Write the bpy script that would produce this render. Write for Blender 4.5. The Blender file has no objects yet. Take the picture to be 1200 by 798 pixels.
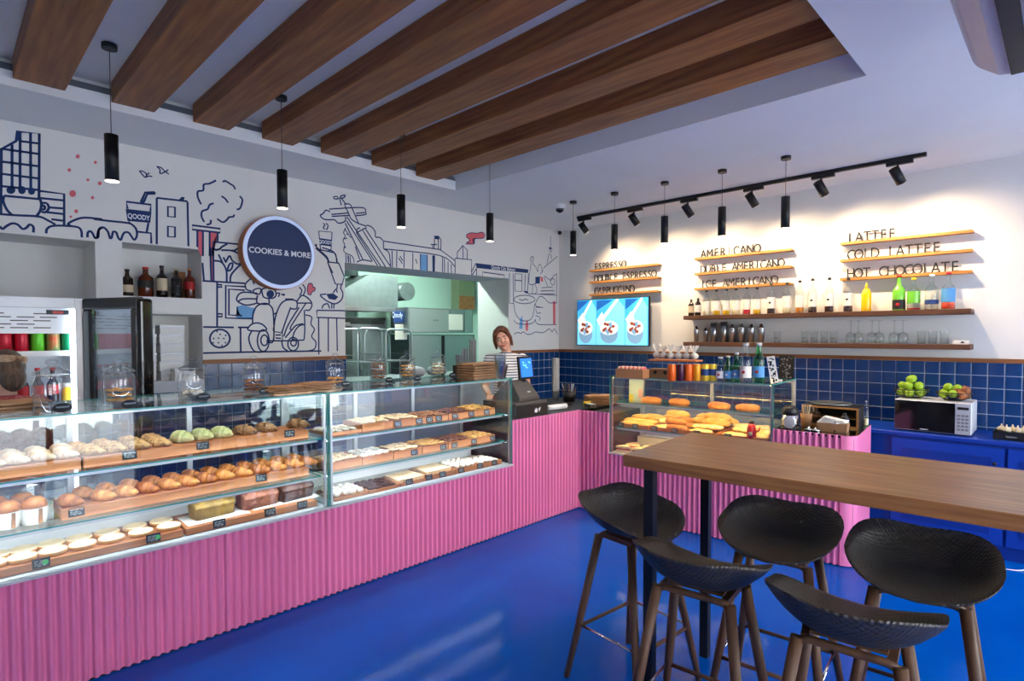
import bpy, bmesh, math, random
from mathutils import Vector, Matrix, noise
random.seed(7)
PI = math.pi
scene = bpy.context.scene
COL = scene.collection

# ------------------------------------------------------------------ camera
FPX, YAW, PITCH, ROLL, PCY, EYE = 664.1, .793877, -.0277615, -.0014163, 410.38, 1.6
_f = Vector((math.sin(YAW)*math.cos(PITCH), math.cos(YAW)*math.cos(PITCH), math.sin(PITCH)))
_r0 = Vector((math.cos(YAW), -math.sin(YAW), 0)); _u0 = _r0.cross(_f)
_r = _r0*math.cos(ROLL)+_u0*math.sin(ROLL); _u = -_r0*math.sin(ROLL)+_u0*math.cos(ROLL)
cam_d = bpy.data.cameras.new('camera'); cam = bpy.data.objects.new('camera', cam_d); COL.objects.link(cam)
cam_d.sensor_width = 36; cam_d.lens = FPX/1200*36; cam_d.shift_y = (PCY-399)/1200
cam_d.clip_start = .02; cam_d.clip_end = 100
cam.matrix_world = Matrix(((_r.x, _u.x, -_f.x, 0), (_r.y, _u.y, -_f.y, 0), (_r.z, _u.z, -_f.z, EYE), (0, 0, 0, 1)))
scene.camera = cam

# ------------------------------------------------------------------ world, exposure
w = bpy.data.worlds.new('sky'); scene.world = w; w.use_nodes = True
bg = w.node_tree.nodes['Background']; bg.inputs[0].default_value = (.94, .98, 1, 1); bg.inputs[1].default_value = 9.0
vs = scene.view_settings
vs.view_transform = 'Standard'; vs.look = 'None'; vs.gamma = 1; vs.use_curve_mapping = False; vs.exposure = 0.32
cy = scene.cycles
cy.max_bounces = 10; cy.diffuse_bounces = 4; cy.glossy_bounces = 5; cy.transmission_bounces = 8; cy.transparent_max_bounces = 48
cy.sample_clamp_indirect = 6; cy.caustics_reflective = False; cy.caustics_refractive = False
try: cy.use_denoising = True
except Exception: pass

def area_portal(loc, rot, sx, sy):
    d = bpy.data.lights.new('window_portal', 'AREA'); d.shape = 'RECTANGLE'; d.size = sx; d.size_y = sy
    d.cycles.is_portal = True
    o = bpy.data.objects.new('window_portal', d); COL.objects.link(o); o.location = loc; o.rotation_euler = rot
XE, YE = -2.2, -1.9      # entrance wall x, street wall y
STREET_WIN = [(.0, 1.8), (3.1, 5.3)]
for a, b in STREET_WIN: area_portal(((a+b)/2, YE-.1, 1.25), (-PI/2, 0, 0), b-a, 2.42)

# ------------------------------------------------------------------ photo pixel -> place on a known plane
def ray(x, y): return _f + _r*((x-600)/FPX) - _u*((y-PCY)/FPX)
def hit(x, y, P, N):
    d = ray(x, y); C = Vector((0, 0, EYE)); N = Vector(N)
    return C + d*((Vector(P)-C).dot(N)/d.dot(N))
def onz(x, y, z): return hit(x, y, (0, 0, z), (0, 0, 1))
def onx(x, y, X): return hit(x, y, (X, 0, 0), (1, 0, 0))
def ony(x, y, Y): return hit(x, y, (0, Y, 0), (0, 1, 0))

# ------------------------------------------------------------------ room numbers
YW, XW, ZC, ZT = 4.85, 5.825, 2.965, 3.13      # mural wall, shelf wall, ceiling, tray ceiling
TX1, TY0, TY1 = 3.477, .79, 4.164              # recessed tray
CY0 = 3.19                                     # counter front
RTILT = math.atan2(.205, 2.18)

# ------------------------------------------------------------------ materials
def lin(c):
    return tuple(((v/255)/12.92 if v/255 <= .04045 else ((v/255+.055)/1.055)**2.4) for v in c)
MATS = {}
def M(name, rgb, rough=.5, metal=0, var=0, scale=8, stretch=(1, 1, 1), rgb2=None, bump=0, bscale=None, emit=0, coat=0, spec=.5, detail=3, trans=0, ior=1.45, sheen=0, btype='noise'):
    m = bpy.data.materials.new(name); m.use_nodes = True; nt = m.node_tree; N = nt.nodes; L = nt.links
    p = N['Principled BSDF']; c = lin(rgb)
    p.inputs['Base Color'].default_value = (*c, 1); p.inputs['Roughness'].default_value = rough; p.inputs['Metallic'].default_value = metal
    p.inputs['Specular IOR Level'].default_value = spec; p.inputs['Coat Weight'].default_value = coat; p.inputs['Coat Roughness'].default_value = .08
    p.inputs['Transmission Weight'].default_value = trans; p.inputs['IOR'].default_value = ior
    if sheen: p.inputs['Sheen Weight'].default_value = sheen
    tc = mp = None
    if var or rgb2 or bump:
        tc = N.new('ShaderNodeTexCoord'); mp = N.new('ShaderNodeMapping'); mp.inputs['Scale'].default_value = stretch
        L.new(tc.outputs['Object'], mp.inputs['Vector'])
    if var or rgb2:
        nz = N.new('ShaderNodeTexNoise'); nz.inputs['Scale'].default_value = scale; nz.inputs['Detail'].default_value = detail
        L.new(mp.outputs[0], nz.inputs['Vector'])
        rp = N.new('ShaderNodeValToRGB'); rp.color_ramp.elements[0].position = .3; rp.color_ramp.elements[1].position = .7
        c2 = lin(rgb2) if rgb2 else tuple(min(1, v*(1+var)) for v in c)
        c1 = c if rgb2 else tuple(v*(1-var) for v in c)
        rp.color_ramp.elements[0].color = (*c1, 1); rp.color_ramp.elements[1].color = (*c2, 1)
        L.new(nz.outputs['Fac'], rp.inputs[0]); L.new(rp.outputs[0], p.inputs['Base Color'])
    if bump:
        if btype == 'noise':
            b = N.new('ShaderNodeTexNoise'); b.inputs['Scale'].default_value = bscale or scale; b.inputs['Detail'].default_value = 4; out = b.outputs['Fac']
        else:
            b = N.new('ShaderNodeTexVoronoi'); b.inputs['Scale'].default_value = bscale or scale; out = b.outputs['Distance']
        L.new(mp.outputs[0], b.inputs['Vector'])
        bp = N.new('ShaderNodeBump'); bp.inputs['Strength'].default_value = bump; bp.inputs['Distance'].default_value = .01
        L.new(out, bp.inputs['Height']); L.new(bp.outputs[0], p.inputs['Normal'])
    if emit:
        p.inputs['Emission Color'].default_value = (*c, 1); p.inputs['Emission Strength'].default_value = emit
    MATS[name] = m; return m
def thin_glass(name, tint=(1, 1, 1), f0=.04, rough=0.0, ex=5):
    m = bpy.data.materials.new(name); m.use_nodes = True; nt = m.node_tree; N = nt.nodes; L = nt.links; N.clear()
    o = N.new('ShaderNodeOutputMaterial'); mx = N.new('ShaderNodeMixShader'); t = N.new('ShaderNodeBsdfTransparent'); g = N.new('ShaderNodeBsdfGlossy')
    t.inputs[0].default_value = (*tint, 1); g.inputs['Roughness'].default_value = rough
    lw = N.new('ShaderNodeLayerWeight'); lw.inputs[0].default_value = .5
    pw = N.new('ShaderNodeMath'); pw.operation = 'POWER'; pw.inputs[1].default_value = ex
    ma = N.new('ShaderNodeMath'); ma.operation = 'MULTIPLY_ADD'; ma.inputs[1].default_value = 1-f0; ma.inputs[2].default_value = f0
    L.new(lw.outputs['Facing'], pw.inputs[0]); L.new(pw.outputs[0], ma.inputs[0]); L.new(ma.outputs[0], mx.inputs[0])
    L.new(t.outputs[0], mx.inputs[1]); L.new(g.outputs[0], mx.inputs[2]); L.new(mx.outputs[0], o.inputs[0])
    MATS[name] = m; return m
M('wall_white', (232, 230, 226), .75, var=.02, scale=3)
M('ceil_white', (238, 240, 240), .8, var=.02, scale=2)
M('floor_blue', (0, 76, 174), .12, rgb2=(0, 88, 188), scale=1.6, spec=.12, bump=.02, bscale=60)
def wood(name, a, b, axis, rough=.5, s=5):
    st = {'x': (.5, 7, 7), 'y': (7, .5, 7), 'z': (7, 7, .5)}[axis]
    return M(name, a, rough, rgb2=b, scale=s, stretch=st, detail=6, bump=.08, bscale=s*2)
wood('beam_wood', (112, 62, 28), (164, 104, 56), 'y', .5)
wood('table_wood', (98, 64, 36), (150, 108, 70), 'y', .38, 6)
wood('leg_wood', (78, 52, 36), (106, 74, 52), 'z', .5)
wood('shelf_wood', (74, 46, 32), (104, 68, 48), 'y', .5)
wood('ledge_wood', (168, 108, 48), (204, 146, 78), 'y', .5)
wood('rail_wood', (126, 76, 40), (158, 100, 56), 'x', .5)
wood('rail_wood_y', (126, 76, 40), (158, 100, 56), 'y', .5)
wood('board_wood', (160, 92, 50), (194, 128, 78), 'x', .5)
wood('sign_wood', (150, 82, 46), (176, 104, 62), 'x', .5)
M('pink', (222, 120, 166), .42, var=.05, scale=2)
M('tile_blue', (14, 58, 116), .22, var=.16, scale=4, coat=.3)
M('grout', (196, 204, 216), .8)
M('navy', (14, 50, 104), .7); M('mural_pink', (222, 106, 116), .7); M('mural_blue', (116, 172, 220), .7); M('paint_white', (232, 236, 242), .7)
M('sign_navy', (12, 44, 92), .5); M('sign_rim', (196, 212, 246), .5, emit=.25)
M('black', (16, 16, 18), .42); M('black_gloss', (8, 8, 10), .12, coat=.5); M('black_matte', (24, 24, 26), .7)
M('dark_grey', (76, 72, 70), .5); M('pavement', (190, 194, 200), .8, var=.1, scale=3); M('mid_grey', (120, 122, 126), .5); M('light_grey', (178, 182, 186), .5)
M('steel', (186, 190, 194), .28, 1); M('steel_brushed', (150, 158, 160), .38, 1, var=.08, scale=12); M('chrome', (220, 222, 226), .12, 1)
M('alu', (206, 210, 214), .4, .6)
M('white', (236, 236, 234), .5); M('white_gloss', (232, 234, 238), .25); M('paper_white', (226, 222, 214), .8)
M('kraft', (150, 112, 80), .85, var=.12, scale=14, bump=.2, bscale=40); M('card_brown', (178, 128, 84), .8, var=.06)
M('chalkboard', (14, 24, 34), .6); M('chalk', (206, 216, 220), .8); M('chalk_green', (80, 190, 110), .6)
M('led_cool', (226, 240, 255), .5, emit=36); M('led_warm', (255, 206, 130), .5, emit=45); M('led_fridge', (214, 236, 255), .5, emit=8)
M('led_kitchen', (226, 255, 242), .5, emit=190)
M('lamp_glow', (255, 240, 215), .5, emit=4)
M('crust', (176, 98, 40), .5, rgb2=(226, 154, 76), scale=26, bump=.35, bscale=40)
M('crust_dark', (134, 70, 28), .5, rgb2=(196, 118, 52), scale=22, bump=.3, bscale=40)
M('crust_sugar', (206, 150, 92), .7, rgb2=(240, 226, 204), scale=16, bump=.4, bscale=50)
M('crust_nut', (172, 116, 62), .7, rgb2=(222, 178, 112), scale=60, bump=1, bscale=80)
M('pistachio', (158, 166, 98), .6, rgb2=(212, 202, 146), scale=26, bump=.5, bscale=60)
M('choco_nut', (66, 36, 22), .55, rgb2=(190, 140, 90), scale=70, bump=.9, bscale=90)
M('choco', (54, 28, 20), .6, rgb2=(84, 46, 30), scale=30, bump=.7, bscale=50)
M('cocoa_cake', (104, 58, 42), .65, rgb2=(140, 84, 60), scale=22, bump=.6, bscale=45)
M('green_cake', (100, 74, 30), .65, rgb2=(148, 116, 50), scale=14, bump=.5, bscale=45)
M('tart_pale', (226, 196, 146), .6, rgb2=(242, 222, 184), scale=20, bump=.2, bscale=40); M('tart_shell', (206, 150, 86), .6, var=.1, scale=30)
M('cookie_pale', (222, 186, 136), .7, rgb2=(240, 216, 176), scale=26, bump=.5, bscale=60)
M('cookie_gold', (206, 144, 70), .65, rgb2=(232, 182, 106), scale=26, bump=.5, bscale=60)
M('cookie_brown', (134, 84, 50), .65, rgb2=(172, 116, 70), scale=26, bump=.5, bscale=60)
M('cookie_choc', (96, 58, 42), .65, rgb2=(132, 82, 58), scale=26, bump=.5, bscale=60)
M('sugar', (238, 234, 224), .85, rgb2=(222, 208, 186), scale=22, bump=.6, bscale=60)
M('pie_yellow', (206, 146, 62), .5, rgb2=(240, 196, 112), scale=18, bump=.3, bscale=40)
M('pie_brown', (150, 92, 42), .5, rgb2=(196, 134, 68), scale=22, bump=.4, bscale=40)
M('cheese', (226, 176, 92), .5, rgb2=(250, 230, 176), scale=20, bump=.5, bscale=40)
M('skin', (226, 170, 146), .5, var=.04, scale=10); M('skin_pale', (222, 176, 156), .5); M('lips', (190, 84, 84), .4)
M('hair_auburn', (86, 46, 30), .5, rgb2=(124, 72, 46), scale=30, stretch=(3, 3, .6), bump=.6, bscale=60)
M('hair_brown', (58, 44, 36), .5, rgb2=(96, 76, 60), scale=30, stretch=(3, 3, .6), bump=.6, bscale=60)
M('blouse_red', (112, 24, 34), .8, rgb2=(170, 90, 90), scale=70); M('trouser', (36, 38, 48), .8)
M('bandana', (206, 180, 150), .8, rgb2=(96, 66, 50), scale=22)
M('lime', (150, 186, 40), .4, var=.12, scale=12, bump=.1, bscale=80); M('onion', (120, 66, 34), .4, rgb2=(164, 100, 54), scale=14)
M('cab_blue', (8, 58, 160), .4); M('cab_blue_in', (6, 48, 136), .4)
M('kitchen_wall', (200, 228, 216), .6); M('kitchen_dark', (46, 52, 50), .6); M('kitchen_olive', (120, 132, 104), .6)
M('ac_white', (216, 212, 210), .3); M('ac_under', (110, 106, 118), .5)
M('red_cap', (190, 26, 34), .35); M('ketchup', (178, 16, 30), .3, coat=.4); M('yellow', (242, 206, 30), .4); M('reflection_yellow', (230, 222, 90), .7); M('pale_green', (196, 220, 206), .7)
M('screen_blue', (66, 172, 226), .4, emit=.75); M('screen_sky', (120, 206, 240), .4, emit=.85); M('screen_deep', (24, 96, 176), .4, emit=.6)
M('screen_bowl', (128, 168, 196), .4, emit=.6); M('screen_fruit', (150, 66, 46), .4, emit=.5); M('screen_white', (226, 226, 220), .4, emit=.8); M('screen_pos', (40, 110, 220), .4, emit=1.0)
M('amber', (92, 36, 12), .15, coat=.5); M('dark_bottle', (28, 18, 14), .12, coat=.5); M('label_cream', (206, 190, 160), .7); M('label_black', (22, 22, 24), .6); M('label_red', (176, 30, 34), .6); M('label_blue', (84, 150, 206), .6)
M('wrap_white', (240, 240, 240), .2, trans=.35, spec=.8); M('plastic_wrap', (232, 232, 232), .3, spec=.6); M('cup_print', (120, 126, 134), .6, rgb2=(236, 234, 232), scale=55); M('cup_blue', (176, 214, 240), .3)
M('orange_can', (222, 96, 24), .3, .2); M('amber_can', (226, 150, 30), .3, .2); M('purple_can', (66, 22, 46), .3, .2); M('yellow_can', (226, 190, 60), .3, .2); M('red_can', (200, 20, 48), .28, .2); M('green_can', (96, 196, 40), .28, .2); M('mix_can', (210, 90, 50), .3, .2, rgb2=(80, 190, 120), scale=14); M('teal_can', (20, 140, 90), .28, .2)
M('cola', (40, 16, 20), .15, coat=.5); M('juice', (246, 196, 20), .4); M('meat', (170, 60, 60), .6); M('bread_white', (226, 206, 176), .7, var=.08, scale=20)
M('copper', (206, 150, 90), .3, .8); M('poster_blue', (30, 60, 120), .6); M('trim_grey', (96, 104, 112), .5)
for nm, c in dict(liq_clear=(236, 230, 206), liq_yellow=(240, 190, 20), liq_amber=(216, 136, 50), liq_red=(206, 20, 50), liq_dark=(46, 20, 24), liq_green=(110, 190, 60), liq_orange=(240, 80, 50), liq_cream=(240, 226, 180)).items(): M(nm, c, .2, coat=.3)
thin_glass('glass', (.96, .985, .975), .05); thin_glass('glass_back', (.86, .9, .9), .16); thin_glass('jar_glass', (.97, .98, .985), .09, .03, 2.6)
thin_glass('fridge_glass', (.8, .92, 1), .3); thin_glass('bottle_clear', (.93, .95, .94), .07, 0, 3); thin_glass('bottle_green', (.3, .82, .42), .07, 0, 3); thin_glass('window_glass', (.97, .98, 1), .05)
thin_glass('wrap_clear', (.97, .97, .97), .14, .15); thin_glass('cup_clear', (.94, .98, 1), .1, .05, 3)
M('glass_edge', (70, 158, 150), .2, emit=.05)

# ------------------------------------------------------------------ mesh builder
class MB:
    def __init__(s): s.v = []; s.f = []; s.m = []; s.sm = []
    def add(s, vs_, fs, smooth=False, mi=0):
        o = len(s.v); s.v += [Vector(v) for v in vs_]
        for f in fs: s.f.append(tuple(i+o for i in f)); s.sm.append(smooth); s.m.append(mi)
        return s
    def box(s, x0, x1, y0, y1, z0, z1, mi=0):
        v = [(x, y, z) for z in (z0, z1) for y in (y0, y1) for x in (x0, x1)]
        return s.add(v, [(0, 2, 3, 1), (4, 5, 7, 6), (0, 1, 5, 4), (2, 6, 7, 3), (0, 4, 6, 2), (1, 3, 7, 5)], mi=mi)
    def obox(s, c, sz, rot=None, mi=0):
        n = len(s.v); s.box(-sz[0]/2, sz[0]/2, -sz[1]/2, sz[1]/2, -sz[2]/2, sz[2]/2, mi)
        R_ = rot or Matrix.Identity(3)
        for i in range(n, len(s.v)): s.v[i] = R_ @ s.v[i] + Vector(c)
        return s
    def ring_tube(s, pts, rads, n=10, cap=True, smooth=True, mi=0, sq=1):
        pts = [Vector(p) for p in pts]; base = len(s.v); up = None
        for i, p in enumerate(pts):
            d = (pts[min(i+1, len(pts)-1)]-pts[max(i-1, 0)])
            d = d.normalized() if d.length > 1e-9 else Vector((0, 0, 1))
            if up is None:
                a = Vector((0, 0, 1)) if abs(d.z) < .9 else Vector((1, 0, 0)); up = (a-d*a.dot(d)).normalized()
            else:
                up = up-d*up.dot(d); up = up.normalized() if up.length > 1e-6 else d.orthogonal().normalized()
            side = d.cross(up)
            for k in range(n):
                a = 2*PI*k/n; s.v.append(p+side*(math.cos(a)*rads[i])+up*(math.sin(a)*rads[i]*sq))
        for i in range(len(pts)-1):
            for k in range(n):
                a = base+i*n+k; b = base+i*n+(k+1) % n
                s.f.append((a, b, b+n, a+n)); s.sm.append(smooth); s.m.append(mi)
        if cap:
            s.f.append(tuple(base+k for k in range(n))[::-1]); s.sm.append(False); s.m.append(mi)
            e = base+(len(pts)-1)*n; s.f.append(tuple(e+k for k in range(n))); s.sm.append(False); s.m.append(mi)
        return s
    def tube(s, pts, r, n=8, **k): return s.ring_tube(pts, [r]*len(pts), n, **k)
    def cyl(s, p0, p1, r0, r1=None, n=16, **k): return s.ring_tube([p0, p1], [r0, r0 if r1 is None else r1], n, **k)
    def lathe(s, prof, n=20, c=(0, 0, 0), capb=True, capt=True, smooth=True, mi=0):
        b = len(s.v); c = Vector(c)
        for r, z in prof:
            for k in range(n):
                a = 2*PI*k/n; s.v.append(c+Vector((r*math.cos(a), r*math.sin(a), z)))
        for i in range(len(prof)-1):
            for k in range(n):
                q = b+i*n+k; t = b+i*n+(k+1) % n
                s.f.append((q, t, t+n, q+n)); s.sm.append(smooth); s.m.append(mi)
        if capb: s.f.append(tuple(b+k for k in range(n))[::-1]); s.sm.append(False); s.m.append(mi)
        if capt:
            e = b+(len(prof)-1)*n; s.f.append(tuple(e+k for k in range(n))); s.sm.append(False); s.m.append(mi)
        return s
    def ball(s, c, r, n=12, m=8, sc=(1, 1, 1), mi=0):
        pr = [(math.sin(PI*i/m), -math.cos(PI*i/m)) for i in range(m+1)]; pr[0] = (.02, -1); pr[-1] = (.02, 1)
        b = len(s.v); s.lathe([(p*r, z*r) for p, z in pr], n, mi=mi)
        for i in range(b, len(s.v)): v = s.v[i]; s.v[i] = Vector((v.x*sc[0], v.y*sc[1], v.z*sc[2]))+Vector(c)
        return s
    def prism(s, poly, fn0, fn1, mi=0):
        n = len(poly); b = [fn0(*p) for p in poly]; t = [fn1(*p) for p in poly]
        return s.add(b+t, [tuple(range(n))[::-1], tuple(range(n, 2*n))]+[(i, (i+1) % n, n+(i+1) % n, n+i) for i in range(n)], mi=mi)
    def disp(s, amp, freq, seed=0):
        for i, v in enumerate(s.v):
            q = v*freq+Vector((seed, seed*.7, seed*1.3)); s.v[i] = v+noise.noise_vector(q)*amp
        return s
    def xf(s, Mx, start=0):
        for i in range(start, len(s.v)): s.v[i] = Mx @ s.v[i]
        return s
    def mesh(s, name, mats):
        me = bpy.data.meshes.new(name); me.from_pydata([tuple(v) for v in s.v], [], s.f)
        for a in (mats if isinstance(mats, (list, tuple)) else [mats]): me.materials.append(MATS[a])
        me.polygons.foreach_set('use_smooth', s.sm); me.polygons.foreach_set('material_index', s.m); me.update()
        return me
    def build(s, name, mats, parent=None, loc=None, rotz=0, fix=False):
        me = s.mesh(name, mats)
        if fix:
            bm = bmesh.new(); bm.from_mesh(me); bmesh.ops.recalc_face_normals(bm, faces=bm.faces); bm.to_mesh(me); bm.free()
        return place(me, name, parent, loc, rotz)
def place(me, name, parent=None, loc=None, rotz=0):
    o = bpy.data.objects.new(name, me); COL.objects.link(o)
    if loc is not None: o.location = loc
    o.rotation_euler.z = rotz
    if parent: o.parent = parent
    return o
def bevel(o, w_=.006, seg=2):
    m = o.modifiers.new('bevel', 'BEVEL'); m.width = w_; m.segments = seg; m.limit_method = 'ANGLE'; m.angle_limit = .6
    return o
def tag(o, label, cat, group=None):
    o['label'] = label; o['category'] = cat
    if group: o['group'] = group
    return o
def structure(o): o['kind'] = 'structure'; return o
def thing(name, label, cat, loc=(0, 0, 0), rotz=0, group=None):
    o = bpy.data.objects.new(name, None); COL.objects.link(o); o.empty_display_size = .05
    o.location = loc; o.rotation_euler.z = rotz
    return tag(o, label, cat, group)
def dup(src, loc, rotz=0, label=None, group=None, rot=None, scale=None):
    def cp(o, par):
        c = o.copy(); COL.objects.link(c); c.parent = par
        for ch in list(o.children): cp(ch, c)
        return c
    r = cp(src, None); r.location = loc; r.rotation_euler = rot or (0, 0, rotz)
    if scale is not None: r.scale = scale if hasattr(scale, '__len__') else (scale,)*3
    if label: r['label'] = label
    if group: r['group'] = group
    return r
class Stock:
    """first call places the original, later calls place copies"""
    def __init__(s, o): s.o = o; s.used = False
    def put(s, loc, rotz=0, label=None, group=None, rot=None, scale=None):
        if s.used: return dup(s.o, loc, rotz, label, group, rot, scale)
        s.used = True; o = s.o; o.location = loc; o.rotation_euler = rot or (0, 0, rotz)
        if scale is not None: o.scale = scale if hasattr(scale, '__len__') else (scale,)*3
        if label: o['label'] = label
        if group: o['group'] = group
        return o
_fc = {}
def text_mesh(txt, size, extrude=.001, mat='black', width=1, bold=0):
    k = (txt, size, extrude, mat, width, bold)
    if k in _fc: return _fc[k]
    c = bpy.data.curves.new('txt', 'FONT'); c.body = txt; c.size = size; c.extrude = extrude; c.align_x = 'CENTER'; c.resolution_u = 3; c.offset = bold
    o = bpy.data.objects.new('txt', c); COL.objects.link(o)
    dg = bpy.context.evaluated_depsgraph_get(); me = bpy.data.meshes.new_from_object(o.evaluated_get(dg))
    bpy.data.objects.remove(o); bpy.data.curves.remove(c)
    me.transform(Matrix.Scale(width, 4, (1, 0, 0))); me.materials.clear(); me.materials.append(MATS[mat]); me.name = 'lettering'
    _fc[k] = me; return me
ROT_Y = Matrix(((1, 0, 0), (0, 0, -1), (0, 1, 0)))       # text facing -y
ROT_X = Matrix(((0, 0, -1), (-1, 0, 0), (0, 1, 0)))      # text facing -x
def put_text(name, me, parent, loc, R_):
    o = bpy.data.objects.new(name, me); COL.objects.link(o); o.parent = parent
    o.matrix_local = Matrix.Translation(loc) @ R_.to_4x4(); return o
def spline(pts, k=5, closed=False):
    n = len(pts)
    if n < 3: return pts
    P = lambda i: pts[i % n] if closed else pts[max(0, min(n-1, i))]
    out = []
    for i in range(n if closed else n-1):
        a, b, c, d = P(i-1), P(i), P(i+1), P(i+2)
        for j in range(k):
            t = j/k
            out.append(tuple(.5*((2*b[q])+(-a[q]+c[q])*t+(2*a[q]-5*b[q]+4*c[q]-d[q])*t*t+(-a[q]+3*b[q]-3*c[q]+d[q])*t**3) for q in range(len(b))))
    if not closed: out.append(pts[-1])
    return out
def glass_slab(mb, x0, x1, y0, y1, z0, z1):
    """thin axis found from size; big faces material 0, edge faces material 1"""
    b = len(mb.f); mb.box(x0, x1, y0, y1, z0, z1)
    th = min((z1-z0, 0), (y1-y0, 1), (x1-x0, 2))[1]
    big = {0: (0, 1), 1: (2, 3), 2: (4, 5)}[th]
    for i in range(6):
        if i not in big: mb.m[b+i] = 1
    return mb
SPOT_W = 56; PEND_W = 36; TRACK2_W = 75
def stool_mat():
    m = M('stool_black', (56, 50, 45), .38, spec=.7); nt = m.node_tree; N = nt.nodes; L = nt.links
    tc = N.new('ShaderNodeTexCoord'); mp = N.new('ShaderNodeMapping'); mp.inputs['Rotation'].default_value = (0, 0, PI/4); mp.inputs['Scale'].default_value = (1, 1.7, 0)
    br = N.new('ShaderNodeTexVoronoi'); br.inputs['Scale'].default_value = 62; br.inputs['Randomness'].default_value = 0
    bp = N.new('ShaderNodeBump'); bp.inputs['Strength'].default_value = .9; bp.inputs['Distance'].default_value = .006
    L.new(tc.outputs['Object'], mp.inputs['Vector']); L.new(mp.outputs[0], br.inputs['Vector']); L.new(br.outputs['Distance'], bp.inputs['Height']); L.new(bp.outputs[0], N['Principled BSDF'].inputs['Normal'])
stool_mat()
wood('table_wood_x', (112, 66, 34), (166, 114, 68), 'x', .28, 6)
# ================================================================== ROOM SHELL
def wall_cells(mb, a0, a1, z0, z1, holes, fn):
    A = sorted({a0, a1} | {h[i] for h in holes for i in (0, 1)}); Z = sorted({z0, z1} | {h[i] for h in holes for i in (2, 3)})
    for i in range(len(A)-1):
        for j in range(len(Z)-1):
            ca, cz = (A[i]+A[i+1])/2, (Z[j]+Z[j+1])/2
            if any(h[0] < ca < h[1] and h[2] < cz < h[3] for h in holes): continue
            fn(A[i], A[i+1], Z[j], Z[j+1])
X0 = XE
structure(MB().box(X0-.2, XW+1, YE-.2, 9.2, -.12, 0).build('floor', 'floor_blue'))
NB = 5.2     # niche back
OPEN = (2.70, 4.875, 1.12, 2.275)
holes = [(-1.3, .793, .0, 2.252), (.951, 1.47, 1.883, 2.266), (.951, 1.47, 1.25, 1.757), OPEN]
mb = MB(); wall_cells(mb, X0, XW, 0, 3.2, holes, lambda a, b, c, d: mb.box(a, b, YW, 5.4, c, d))
mb.box(-1.35, .84, 5.3, 5.42, 0, 2.3).box(.9, 1.5, NB, 5.42, 1.2, 2.3)
WL = structure(mb.build('wall_left', 'wall_white'))
mb = MB(); mb.box(XW, XW+.2, YE, 5.42, 0, 3.2)
WR = structure(mb.build('wall_right', 'wall_white'))
mb = MB(); wall_cells(mb, X0-.2, XW+.2, 0, 3.2, [(a, b, .04, 2.46) for a, b in STREET_WIN], lambda a, b, c, d: mb.box(a, b, YE-.2, YE, c, d))
structure(mb.build('wall_rear', 'wall_white'))
mb = MB(); wall_cells(mb, YE, 5.4, 0, 3.2, [], lambda a, b, c, d: mb.box(X0-.2, X0, a, b, c, d))
structure(mb.build('wall_front', 'wall_white'))
def window(n, mk, panes):
    f = MB(); mk(f); o = structure(f.build('window_%d' % n, 'dark_grey'))
    for p in panes: MB().box(*p).build('pane', 'window_glass', o)
for i, (a, b) in enumerate(STREET_WIN):
    def mk(f, a=a, b=b):
        for x in (a, (a+b)/2-.03, b-.06): f.box(x, x+.06, YE-.15, YE-.08, 0.04, 2.46)
        f.box(a, b, YE-.15, YE-.08, .04, .1).box(a, b, YE-.15, YE-.08, 2.4, 2.46)
    m_ = (a+b)/2; window(i+1, mk, [(a+.06, m_-.03, YE-.12, YE-.114, .1, 2.4), (m_+.03, b-.06, YE-.12, YE-.114, .1, 2.4)])
structure(MB().box(-8, 14, -14, YE-.2, -.2, -.1).build('ground_pavement', 'pavement'))
# ceiling with recessed tray
mb = MB(); wall_cells(mb, X0, XW, YE, 5.4, [(X0+.5, TX1, TY0, TY1)], lambda a, b, c, d: mb.box(a, b, c, d, ZC, ZC+.085))
mb.box(X0+.3, TX1+.2, TY0-.2, TY1+.2, ZT, ZT+.1)
mb.box(X0+.3, TX1+.2, TY1+.06, TY1+.2, ZC+.085, ZT).box(TX1, TX1+.2, TY0-.2, TY1+.2, ZC+.085, ZT).box(X0+.3, TX1+.2, TY0-.2, TY0, ZC+.085, ZT)
CE = structure(mb.build('ceiling', 'ceil_white'))
mb = MB().box(X0+.5, TX1, TY1+.02, TY1+.06, ZC+.085, ZC+.13).box(X0+.5, TX1, TY1+.0, TY1+.02, ZC+.086, ZC+.1)
structure(mb.build('trim_1', 'trim_grey'))
bx0 = .327-2*.448
names = ['first', 'second', 'third', 'fourth', 'fifth', 'sixth', 'seventh', 'eighth', 'ninth']
me = MB().box(0, .228, TY0+.004, TY1-.004, 3.008, ZT).mesh('ceiling_beam', 'beam_wood')
for i in range(9):
    o = place(me, 'ceiling_beam', loc=(3.018-.4485*i, 0, 0)); bevel(o, .003, 1)
    tag(o, 'brown wooden ceiling beam, %s from the wall with menu ledges' % names[i], 'beam', 'wooden beams in the ceiling recess')
# wood rails above the tiles
TZ = 1.372
structure(MB().box(1.47, OPEN[0], YW-.022, YW, TZ, TZ+.032).box(OPEN[1], XW, YW-.022, YW, TZ, TZ+.032).build('trim_2', 'rail_wood'))
structure(MB().box(XW-.022, XW, YE, YW-.022, TZ, TZ+.032).build('trim_3', 'rail_wood_y'))
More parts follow.
